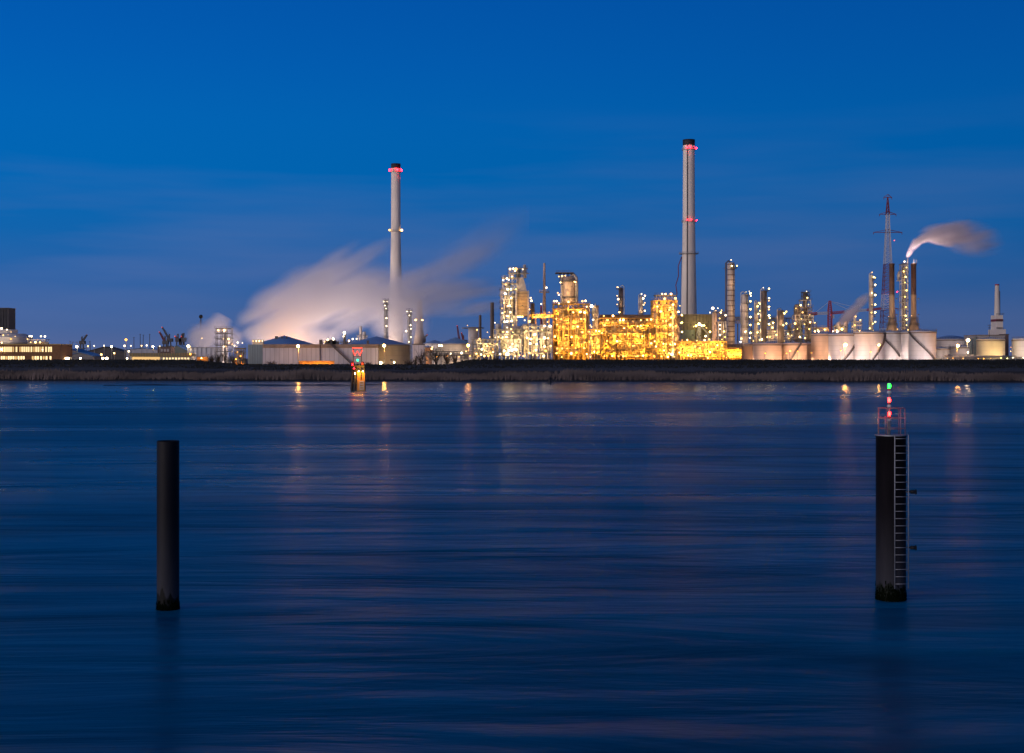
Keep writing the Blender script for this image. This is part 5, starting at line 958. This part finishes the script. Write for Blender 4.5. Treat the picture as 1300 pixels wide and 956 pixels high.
# thin masts (bridge stays and light poles far off)
for i, (x0, x1, y0_, y1_) in enumerate([(89,88.5,433,441),(93,88.5,434,441),(97,102,434,442),(105,110,434,441),(114,114.5,433,439),(178,178,424,441),(182,181.5,425,441),(190,190,424,438),(170,170,428,440)]):
    T = Th('mast', ['pale stay mast leftmost of the four near the brick office','pale leaning stay mast second of the four near the brick office','pale leaning stay mast third of the four near the brick office','pale leaning stay mast rightmost of the four near the brick office','thin dark mast over the left of the dark curved roof','thin dark mast left of the pair above the long low building','thin dark mast right of the pair above the long low building','thin dark mast directly left of the starry yellow-green lamp','thin short dark mast just right of the orange high lamp'][i], 'mast', x0, 1500, 'distant thin masts'); b = MB(); b.tube([(T.x(x1),0,-2),(T.x(x1),0,T.z(y1_)),(0,0,T.z(y0_))], [.4,.4,.3], 6); T.part('pole', b, 'steel' if i < 4 else 'steel_dark'); b = MB(); b.beam((-1.1,0,T.z(y0_)-.3),(1.1,0,T.z(y0_)-.3),.35); T.part('crossarm', b, 'steel_dark')
def hcrane(label, xb, yb, xt, yt, Y=1700, m='red_dark', lampk='red_small', r=1.1):
    T = Th('harbour_crane', label, 'crane', xb, Y, 'distant harbour cranes'); b = MB()
    for e_ in (-1, 1):
        for f_ in (-1, 1): b.beam((e_*3.5, f_*3, 0), (e_*1.5, f_*1.5, T.z(yb)), .8)
    b.box(-4, 4, -3.4, 3.4, T.z(yb)-6, T.z(yb)-5); T.part('gantry', b, 'steel_dark')
    b = MB(); b.box(-3, 4.5, -2.5, 2.5, T.z(yb)+.01, T.z(yb)+4.5); b.box(-.8, .8, -.8, .8, T.z(yb)+4.5, T.z(yb)+10); T.part('cab', b, 'steel_dark')
    b = MB(); lattice(b, (0,0,T.z(yb)+3), (T.x(xt),0,T.z(yt)), 2.2, 1.2, 12, .45); b.beam((0,0,T.z(yb)+10), (T.x(xt),0,T.z(yt)), .25); T.part('jib', b, m)
    if lampk: T.lamp(xt, yt, -1, lampk, r)
hcrane('red harbour crane with its jib leaning left, left of the dark one', 209.5, 437, 202.5, 421.5)
hcrane('tallest distant harbour crane, its dark jib leaning left above the long low building', 215, 434, 206, 415.5, 1750, 'steel_dark')
hcrane('small red harbour crane right of the tallest distant one', 226, 434, 222.5, 427)
hcrane('small red harbour crane at the left rim of the small steam cloud', 231, 434, 230.5, 427)
hcrane('dark small crane leaning right beside the small steam cloud', 232, 433, 233.5, 423, 1760, 'steel_dark', None)
hcrane('faint dark harbour crane leaning right above the left lamp masts', 104, 437, 110.5, 425, 1800, 'steel_dark', 'red_small', .5)
hcrane('dark harbour crane with steep jib left of the grey round silo', 583.5, 438, 580.5, 413.5)
hcrane('lower dark harbour crane with red tip directly left of the grey round silo', 588.5, 436, 585.8, 422.5)
hcrane('far crane jib with a red tip lamp right of the squat brown stack', 536, 434, 542.5, 425, 1700, 'steel_dark')

# ================================================================ trees and bushes
def tree(label, px, Y, wpx, ytop, nleaf=500, seed=1, name='bare_tree', group='trees behind the dike', z0=None, cat='tree', lf='twig'):
    rg = random.Random(seed); T = Th(name, label, cat, px, Y, group, z0); H = T.z(ytop); W = wpx/2*T.S
    b = MB(); tips = []
    for k in range(3 if cat == 'tree' else 6):
        a_ = rg.uniform(-.5, .5); base = (rg.uniform(-.3,.3), rg.uniform(-.3,.3), 0); mid = (a_*W*.6, rg.uniform(-1,1), H*.45)
        b.tube([base, mid, (a_*W*1.3, rg.uniform(-1.5,1.5), H*.85)], [.28, .18, .05], 5)
        for q_ in range(9):
            t_ = rg.uniform(.15, 1); o_ = (mid[0]*t_, mid[1]*t_, H*.45*t_+H*.1); an = rg.uniform(0, 6.28); ln = rg.uniform(.4, 1)*W
            e_ = (max(-W, min(W, o_[0]+math.cos(an)*ln)), o_[1]+math.sin(an)*ln*.6, min(H*.98, o_[2]+rg.uniform(.15, .5)*H)); b.tube([o_, e_], [.1, .03], 4); tips.append((o_, e_))
    T.part('trunk', b, 'bark')
    b = MB()
    for k in range(nleaf):
        o_, e_ = rg.choice(tips); t_ = rg.uniform(.2, 1.1); c_ = [o_[i]+(e_[i]-o_[i])*t_+rg.gauss(0, W*.10) for i in range(3)]; c_[2] = max(.1, min(H, c_[2]))
        u = Vector((rg.gauss(0,1), rg.gauss(0,1), rg.gauss(0,1))).normalized()*rg.uniform(.12,.38); v = Vector((rg.gauss(0,1), rg.gauss(0,1), rg.gauss(0,1))).normalized()*rg.uniform(.05,.14); c_ = Vector(c_)
        b.add([c_-u, c_+v, c_+u, c_-v], [(0,1,2,3)])
    T.part('crown', b, lf); return T
for px, Y_, w_, yt_, n_, lb in [(268,705,12,449,500,'bare bush left of the bush group below the white hall'),(277,705,14,446,700,'bare tree right of the orange fence below the white hall'),(287,708,14,444,800,'tallest bare tree in front of the lamp-lit steel platform'),(296,704,10,447,500,'bare tree beside the low glowing orange barrier'),(345,694,15,457.5,600,'round dark bush at the left foot of the white warehouse wall'),(527,704,9,449,400,'bare small tree before the white block'),(535,706,14,443,700,'bare tree between the white block and the orange-brown tank'),(553,703,22,437,1300,'largest bare tree in front of the orange-brown tank'),(568,706,16,444,800,'bare tree right of the largest one before the yellow-lit tank'),(578,703,12,447,500,'bare tree farthest right before the yellow-lit tank'),(468,697,10,458,300,'low scrub at the wall foot just right of the letter sign'),(616,700,10,448,500,'dark small tree before the low bright unit at the plant edge'),(630,698,9,447,450,'dark conical small tree in front of the bright left end of the plant'),(604,696,12,453,350,'low dark bush left of the small trees before the plant'),(520,698,16,456,400,'low scrub below the white block')]:
    tree(lb, px, Y_, w_, yt_, n_, int(px), 'bush' if 'bush' in lb or 'scrub' in lb else 'bare_tree', 'bare trees behind the dike', cat='bush' if ('bush' in lb or 'scrub' in lb) else 'tree')

# ================================================================ signal dolphin with the red letter
T = Th('signal_dolphin', 'dark dolphin carrying a red neon letter W and a green lamp by the mudbank', 'dolphin', 454.5, 423, None, 0)
pm = MB()
for (x_, y_, tx) in ((446.5, 0, 447.8), (451, -1.2, 451.5), (453.6, .9, 453.8), (457, .4, 457), (462.5, 0, 461.5), (449, 1.6, 449.5)):
    q_ = MB(); q_.tube([(T.x(x_), y_, -3), (T.x(x_), y_, .2), (T.x(tx), y_*.6, T.z(464.5))], .43, 12); T.part('pile', q_, 'black' if x_ < 452 else 'steel_dark')
q_ = MB(); q_.box(T.x(446), T.x(463.5), -1.6, 1.9, T.z(465.5), T.z(463.8)); T.part('deck', q_, 'black')
q_ = MB(); q_.box(T.x(447.5), T.x(462), -.2, .1, T.z(487.5), T.z(485.5)); q_.box(T.x(447.5), T.x(462), -.2, .1, T.z(473), T.z(471.8)); T.part('waling', q_, 'steel_yellow')
q_ = MB(); q_.box(T.x(453.9), T.x(458.4), -1.0, -.75, T.z(496.5), T.z(473.2)); q_.box(T.x(459.8), T.x(463.6), -1.0, -.75, T.z(496.5), T.z(473.2)); q_.box(T.x(458.4), T.x(459.8), -.95, -.8, T.z(496.5), T.z(482)); T.part('fender_board', q_, 'orange_sheet')
q_ = MB()
for k, zz in enumerate((484, 487.2, 490.4, 493.4)): q_.box(T.x(457.2), T.x(462.2), -1.22, -1.003, T.z(zz+.9), T.z(zz))
q_.box(T.x(457.2), T.x(457.7), -1.2, -1.0, T.z(494.5), T.z(483.5)); q_.box(T.x(461.7), T.x(462.2), -1.2, -1.0, T.z(494.5), T.z(483.5)); T.part('ladder', q_, 'white_paint')
for x_, z_ in ((456.3, 471.2), (461.6, 471.2), (451.6, 474)): T.lamp(x_, z_, -1.9, 'flood_sodium', .16)
q_ = MB()
for x_ in (448.8, 458.6): q_.box(T.x(x_)-.12, T.x(x_)+.12, -.1, .1, T.z(463.8), T.z(441.5))
q_.box(T.x(448.8)-.12, T.x(458.6)+.12, -.12, .12, T.z(452.9), T.z(452.1)); q_.box(T.x(448.8)-.1, T.x(458.6)+.1, -.12, .12, T.z(462), T.z(461.5)); T.part('sign_frame', q_, 'steel_dark')
q_ = MB(); zt, zb = T.z(444.4), T.z(451.4); xx = [T.x(v) for v in (447.6, 450.7, 453.8, 456.9, 460)]
pts = [(xx[0], zt), (xx[1], zb), (xx[2], zt-.25), (xx[3], zb), (xx[4], zt)]
q_.tube([(a_, -.35, c_) for a_, c_ in pts], .13, 8); T.part('letter', q_, 'neon_red', label='red neon letter W')
q_ = MB(); q_.tube([(xx[0], -.35, T.z(441.7)), (xx[4], -.35, T.z(441.7))], .12, 8); T.part('neon_bar', q_, 'neon_red')
T.lamp(454.3, 457.3, -.5, 'sign_green', .42) if False else T.part('signal_lamp', (lambda b_: (b_.ball((T.x(454.3), -.5, T.z(457.3)), .42), b_)[1])(MB()), 'sign_green')
q_ = MB(); q_.ball((T.x(447.8), -1, T.z(461)), .45, sz=1.2); q_.tube([(T.x(447.8), -1, T.z(464)), (T.x(447.8), -1, T.z(461))], .15); T.part('buoy_light', q_, 'red_paint')
q_ = MB(); q_.ball((T.x(460.8), -1, T.z(461.3)), .5, sz=1.2); q_.tube([(T.x(460.8), -1, T.z(464)), (T.x(460.8), -1, T.z(461))], .15); T.part('buoy_light', q_, 'red_paint')
T.lamp(448.4, 462.8, -1.6, 'red', .31); T.lamp(450.5, 467.5, -2, 'red', .45); fixture(T, 456.5, 468.5, -3.2, 'fix_gold', .6, .4); fixture(T, 461.5, 468.5, -3.2, 'fix_gold', .6, .4)  # red lamp below the deck and golden lights added to tint water and boards

# small channel marker by the far bank
T = Th('channel_marker', 'small dark post marker in the gap of the reed belt below the needle-thin stack', 'marker', 698, 548, None, 0); q_ = MB(); q_.tube([(0,0,-2),(0,0,T.z(479.5))], [.55,.4]); T.part('post', q_, 'black'); q_ = MB(); q_.beam((-.9,0,T.z(484)),(.9,0,T.z(484)),.3); q_.beam((-1.6,.5,-.5),(0,0,T.z(483)),.3); q_.beam((1.6,.5,-.5),(0,0,T.z(483)),.3); T.part('brace', q_, 'black')

# ================================================================ the two steel piles in the river, near
def pile_mat(name, base, silt, weed):
    m = bpy.data.materials.new(name); m.use_nodes = True; t = m.node_tree; n = t.nodes; l = t.links; p = n['Principled BSDF']; p.inputs['Roughness'].default_value = .6; p.inputs['Specular IOR Level'].default_value = .2
    c = n.new('ShaderNodeTexCoord'); s = n.new('ShaderNodeSeparateXYZ'); l.new(c.outputs['Object'], s.inputs[0])
    q = n.new('ShaderNodeMapping'); q.inputs['Scale'].default_value = (3, 3, .5); l.new(c.outputs['Object'], q.inputs[0]); k = n.new('ShaderNodeTexNoise'); k.inputs['Scale'].default_value = 1.4; k.inputs['Detail'].default_value = 7; l.new(q.outputs[0], k.inputs['Vector'])
    a = n.new('ShaderNodeMath'); a.operation = 'MULTIPLY_ADD'; a.inputs[1].default_value = 1.5; a.inputs[2].default_value = -.75; l.new(k.outputs['Fac'], a.inputs[0])
    b = n.new('ShaderNodeMath'); b.operation = 'ADD'; l.new(s.outputs['Z'], b.inputs[0]); l.new(a.outputs[0], b.inputs[1]); d = n.new('ShaderNodeMath'); d.operation = 'DIVIDE'; d.inputs[1].default_value = 7; l.new(b.outputs[0], d.inputs[0])
    r = n.new('ShaderNodeValToRGB'); e = r.color_ramp.elements; cols = [(0, weed), (.085, weed), (.10, silt), (.30, tuple((x+y)/2 for x, y in zip(silt, base))), (.55, base), (1, base)]
    while len(e) < len(cols): e.new(.5)
    for q_, (pp, cc) in zip(e, cols): q_.position = pp; q_.color = (*cc, 1)
    l.new(d.outputs[0], r.inputs[0]); x = n.new('ShaderNodeMix'); x.data_type = 'RGBA'; x.blend_type = 'MULTIPLY'; x.inputs[0].default_value = .6
    r2 = n.new('ShaderNodeValToRGB'); r2.color_ramp.elements[0].position = .35; r2.color_ramp.elements[0].color = (.35,.33,.32,1); r2.color_ramp.elements[1].position = .7; l.new(k.outputs['Fac'], r2.inputs[0])
    l.new(r.outputs[0], x.inputs[6]); l.new(r2.outputs[0], x.inputs[7]); l.new(x.outputs[2], p.inputs['Base Color'])
    bp = n.new('ShaderNodeBump'); bp.inputs['Strength'].default_value = .25; bp.inputs['Distance'].default_value = .02; l.new(k.outputs['Fac'], bp.inputs['Height']); l.new(bp.outputs[0], p.inputs['Normal'])
    M[name] = m
pile_mat('pile_left', (.007,.0065,.008), (.042,.044,.052), (.004,.005,.003)); pile_mat('pile_right', (.014,.011,.012), (.045,.045,.052), (.006,.010,.003))
Yl = CH*F/(773-HZ); T = Th('steel_pile', 'plain dark tubular steel pile standing alone on the left of the river', 'pile', 213.3, Yl, 'steel piles in the river', 0)
b = MB(); r = 14.0*T.S; zt = T.z(559.5); b.lathe([(r, -5), (r, 0), (r, zt-.03), (r-.012, zt), (r-.035, zt), (r-.04, zt-.12)], 0, 0, 64); T.part('tube', b, 'pile_left')
def weedring(T, r, m='weed', n_=500, h0=.05, h1=.35, seed=3):
    rg = random.Random(seed); b = MB()
    for k in range(n_):
        a_ = rg.uniform(0, 6.283); z = rg.uniform(-.1, h1)*rg.random()+h0*.3; w_ = rg.uniform(.01, .03); rr_ = r+.004; t_ = (-math.sin(a_), math.cos(a_)); px, py = math.cos(a_)*rr_, math.sin(a_)*rr_; l_ = rg.uniform(.05, .16); ou = rg.uniform(.012, .04)
        b.add([(px-t_[0]*w_, py-t_[1]*w_, z+l_), (px+t_[0]*w_, py+t_[1]*w_, z+l_), (px*(1+ou/r)+t_[0]*w_*.6, py*(1+ou/r)+t_[1]*w_*.6, z), (px*(1+ou/r)-t_[0]*w_*.6, py*(1+ou/r)-t_[1]*w_*.6, z)], [(0,1,2,3)])
    o = T.part('seaweed', b, m); o['kind'] = 'stuff'
weedring(T, r)
Yr = CH*F/(761-HZ); T = Th('beacon_pile', 'dark steel pile with ladder, railing and stacked green and red lights on the right', 'pile', 1131, Yr, 'steel piles in the river', 0)
r = 18.6*T.S; zt = T.z(553); b = MB(); b.lathe([(r, -5), (r, 0), (r, zt-.04), (r+.02, zt-.04), (r+.02, zt)], 0, 0, 72); T.part('tube', b, 'pile_right'); weedring(T, r, 'weed', 900, .05, .7, 5)
mat('galvanised', (.27,.28,.30), .5, .4, .3, 6); mat('galv_red', (.34,.22,.23), .5, .3, .3, 6)  # railing metal with the red lanterns' glow put into its colour
# ladder with stand-off stringers on the right-hand front of the pile
b = MB(); xl, xr = T.x(1130.2), T.x(1147.3); yl = -r-.06
for x_ in (xl, xr): b.tube([(x_, yl, .55), (x_, yl, zt+.06), (x_, yl+.1, zt+.10)], .024, 8)
zz = .75
while zz < zt-.05: b.tube([(xl, yl, zz), (xr, yl, zz)], .016, 6); zz += .298
for zz in (1.3, 3.1, 4.5, 6.2):
    for x_ in (xl, xr): b.beam((x_, yl, zz), (x_, -math.sqrt(max(.01, r*r-min(abs(x_), r*.98)**2))+.02, zz), .03)
T.part('ladder', b, 'galvanised')
for py in (623.5, 694):
    b = MB(); z_ = T.z(py); b.tube([(r-.03, -.25, z_), (T.x(1155), -.3, z_)], .035, 8); b.tube([(T.x(1153), -.3, z_), (T.x(1159.5), -.32, z_)], [.075, .085], 10); b.tube([(T.x(1159.5), -.32, z_), (T.x(1160.2), -.32, z_)], .11, 10); T.part('mooring_hook', b, 'black')
# railing
b = MB(); rz = T.z(518); Rr = r*.93; an = [R(a_) for a_ in (-165, -118, -62, -15, 40, 90, 140)]
P3 = [(Rr*math.cos(a_), Rr*math.sin(a_)) for a_ in an]
for x_, y_ in P3: b.tube([(x_, y_, zt-.02), (x_, y_, rz)], .019, 6)
for z_ in (rz, zt+(rz-zt)*.64, zt+(rz-zt)*.26):
    for (xa, ya), (xb, yb) in zip(P3, P3[1:]): b.tube([(xa, ya, z_), (xb, yb, z_)], .015, 6)
    if z_ != rz*9: b.tube([(P3[-1][0], P3[-1][1], z_), (P3[0][0], P3[0][1], z_)], .014, 6)
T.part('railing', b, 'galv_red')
b = MB(); b.lathe([(r+.05, zt+.003), (r+.05, zt+.05)], 0, 0, 48); T.part('cap_plate', b, 'galvanised')
# mast
b = MB(); xm = T.x(1128.3); b.tube([(xm, -.1, zt+.05), (xm, -.1, T.z(489))], .045, 10); b.tube([(xm-.16, -.05, zt+.05), (xm-.16, -.05, T.z(528))], .022, 8); T.part('mast', b, 'galvanised')
for py, kind in ((490, 'nav_green'), (507.6, 'nav_red'), (525, 'nav_red')):
    z_ = T.z(py); xo = xm-.055
    b = MB(); b.cur = 0; b.lathe([(.05, z_-.30), (.09, z_-.295), (.085, z_-.22), (.06, z_-.20), (.062, z_-.085)], xo, -.27, 18); b.lathe([(.07, z_+.075), (.075, z_+.1), (.03, z_+.13)], xo, -.27, 18); b.beam((xo, -.27, z_-.28), (xm, -.1, z_-.28), .05)
    bd = T.part('lantern', b, 'white_paint'); q_ = MB(); q_.lathe([(.045, z_-.082), (.056, z_-.04), (.056, z_+.04), (.05, z_+.073)], xo, -.27, 18); T.part('lens', q_, kind, bd)
    q_ = MB(); q_.lathe([(.0635, z_-.19), (.0635, z_-.10)], xo, -.27, 16); T.part('collar', q_, 'red_paint', bd)

# ================================================================ steam
T = Th('vent_unit', 'low row of vents and lamps behind the warehouse where the big steam cloud rises', 'process unit', 365, 905)
frame(T, 318, 440, 441.5, None, -2, 2, 14, [446], 'steel', .35, 1, .3, 1, 301)
def shift(px, dy): return 650+(px-650)*(905+dy)/905
for px in (332, 352, 376, 400, 425): T.lamp(shift(px, -45), 446, -45, 'steam', 1.9)  # unseen lamps added to brighten the steam from in front
for k, px in enumerate((334, 350, 368, 386, 405, 425, 448, 470, 484)): T.lamp(shift(px, 55+4*(k % 3)), 446, 55+4*(k % 3), 'steam', 1.6)  # more unseen lamps added, lighting the steam from behind
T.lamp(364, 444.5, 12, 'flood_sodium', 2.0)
def plume_mat(name, lobes, dens, wind, nscale=(.02, .05, .05), color=(.985,.975,.995), lo=.35, aniso=.2):
    """density = soft ellipsoid lobes times wind-stretched noise; lobes in the plume's own metres (cx, cz, rx, rz, ry, tilt deg, weight)"""
    m = bpy.data.materials.new(name); m.use_nodes = True; t = m.node_tree; n = t.nodes; l = t.links; n.clear()
    c = n.new('ShaderNodeTexCoord'); out = n.new('ShaderNodeOutputMaterial'); v = n.new('ShaderNodeVolumePrincipled'); l.new(v.outputs[0], out.inputs['Volume'])
    v.inputs['Color'].default_value = (*color, 1); v.inputs['Anisotropy'].default_value = aniso
    def ma(op, a, b=None, clamp=False):
        q = n.new('ShaderNodeMath'); q.operation = op; q.use_clamp = clamp
        for i, x in enumerate((a, b)):
            if x is None: continue
            if isinstance(x, (int, float)): q.inputs[i].default_value = x
            else: l.new(x, q.inputs[i])
        return q.outputs[0]
    tot = None
    for cx, cz, rx, rz, ry, tilt, wt in lobes:
        q = n.new('ShaderNodeMapping'); q.vector_type = 'TEXTURE'; q.inputs['Location'].default_value = (cx, 0, cz); q.inputs['Rotation'].default_value = (0, R(-tilt), 0); q.inputs['Scale'].default_value = (rx, ry, rz)
        l.new(c.outputs['Object'], q.inputs[0]); ln = n.new('ShaderNodeVectorMath'); ln.operation = 'LENGTH'; l.new(q.outputs[0], ln.inputs[0])
        s = ma('MULTIPLY', ma('SUBTRACT', 1.0, ln.outputs['Value'], True), 1.9, True); s = ma('MULTIPLY', ma('POWER', s, 1.6), wt)
        tot = s if tot is None else ma('ADD', tot, s)
    q = n.new('ShaderNodeMapping'); q.vector_type = 'TEXTURE'; q.inputs['Rotation'].default_value = (0, R(-wind), 0); q.inputs['Scale'].default_value = tuple(1/x for x in nscale); l.new(c.outputs['Object'], q.inputs[0])
    no = n.new('ShaderNodeTexNoise'); no.inputs['Scale'].default_value = 1; no.inputs['Detail'].default_value = 3; no.inputs['Distortion'].default_value = .3; l.new(q.outputs[0], no.inputs['Vector'])
    f = ma('MULTIPLY', ma('SUBTRACT', no.outputs['Fac'], lo, True), 3.2)
    l.new(ma('MULTIPLY', ma('MULTIPLY', tot, f), dens), v.inputs['Density']); M[name] = m
def plume(label, x0, Y, prof, depth, lobes, dens, wind, mname, z0=None, **k):
    """prof: stations (px, y_top, y_bottom); the hull encloses the visible steam"""
    T_S = Y/F; zb = sz(455, Y); o0 = (sx(x0, Y), Y, CH)
    pl = [( (cx-x0)*T_S, (HZ-cz)*T_S, rx*T_S, rz*T_S, ry, ti, wt) for cx, cz, rx, rz, ry, ti, wt in lobes]
    plume_mat(mname, pl, dens, wind, **k)
    v = []; f = []; n_ = 16
    for px, ya, yb in prof:
        cz_ = (HZ-(ya+yb)/2)*T_S; hz = abs(yb-ya)/2*T_S
        for i in range(n_):
            a_ = 2*math.pi*i/n_; v.append(((px-x0)*T_S, depth*math.cos(a_)*(.35+.65*min(1, hz/(20*T_S))), cz_+hz*math.sin(a_)))
    for j in range(len(prof)-1):
        for i in range(n_): f.append((j*n_+i, j*n_+(i+1)%n_, (j+1)*n_+(i+1)%n_, (j+1)*n_+i))
    f.append(tuple(range(n_))[::-1]); f.append(tuple(range((len(prof)-1)*n_, len(prof)*n_)))
    me = bpy.data.meshes.new('steam_plume'); me.from_pydata(v, [], f); me.materials.append(M[mname]); me.update()
    o = link('steam_plume', me, None, o0); o['label'] = label; o['category'] = 'steam'; o['group'] = 'steam plumes'
    return o
plume('huge pale steam cloud streaming right across the left-hand chimney', 330, 930,
  [(298, 425, 440), (303, 380, 452), (316, 352, 455), (345, 322, 455), (385, 300, 455), (430, 288, 455), (480, 275, 455), (530, 262, 452), (580, 248, 445), (620, 240, 436), (650, 240, 425), (672, 255, 405)], 34,
  [(333, 418, 28, 40, 24, 65, 1.6), (352, 400, 46, 44, 28, 45, 1.6), (388, 384, 62, 50, 30, 34, 1.5), (430, 372, 78, 44, 30, 26, 1.3), (405, 345, 70, 14, 20, 38, .5), (440, 340, 90, 16, 22, 30, .5), (480, 372, 90, 36, 30, 16, .9), (385, 430, 60, 18, 26, 4, 1.0), (455, 402, 60, 20, 24, 24, .7), (508, 402, 46, 46, 30, 0, 1.3), (545, 375, 100, 22, 26, 10, .8), (575, 392, 90, 14, 24, 4, .6), (560, 345, 110, 26, 26, 24, .25), (600, 312, 115, 34, 26, 30, .12), (610, 372, 80, 10, 22, 8, .5)], .085, 24, 'steam_large', nscale=(.010, .035, .06), lo=.33)
plume('small pinkish steam puff around the thin mast with the dark ball tip', 250, 880,
  [(232, 428, 443), (237, 412, 447), (248, 402, 448), (262, 396, 448), (278, 396, 448), (292, 404, 448), (304, 415, 446), (314, 426, 442)], 16,
  [(255, 432, 22, 26, 14, 40, 1.4), (272, 424, 26, 24, 14, 30, 1.2), (290, 430, 22, 18, 12, 20, .9), (280, 408, 22, 16, 12, 45, .5)], .12, 35, 'steam_small', nscale=(.03, .06, .08), lo=.28)
plume('curved pinkish steam plume blowing right from the lit column between the rusty stacks', 1153, 850,
  [(1151, 325, 329), (1155, 310, 326), (1163, 296, 321), (1175, 284, 318), (1190, 276, 322), (1210, 273, 330), (1232, 276, 334), (1256, 280, 336), (1282, 292, 330)], 9,
  [(1155, 320, 9, 4, 4, 65, 1.6), (1164, 309, 17, 6, 5, 46, 1.4), (1178, 300, 26, 8, 7, 24, 1.2), (1203, 297, 40, 16, 10, 0, .7), (1232, 302, 48, 26, 12, -12, .24), (1192, 306, 26, 6, 7, -18, .5), (1205, 288, 34, 7, 8, 14, .35)], .8, 12, 'steam_stack', nscale=(.03, .16, .22), lo=.33, color=(1,.94,.95))
plume('thin faint wisp of steam rising right behind the tall tanks under the crane jib', 1062, 850,
  [(1060, 420, 425), (1064, 404, 423), (1072, 392, 418), (1084, 380, 408), (1098, 368, 398), (1106, 366, 380)], 6,
  [(1068, 413, 15, 7, 5, 52, 1.3), (1078, 400, 22, 9, 6, 45, .9), (1092, 384, 20, 8, 6, 42, .4)], .9, 45, 'steam_wisp', nscale=(.05, .09, .1), lo=.25, color=(1,.94,.93))
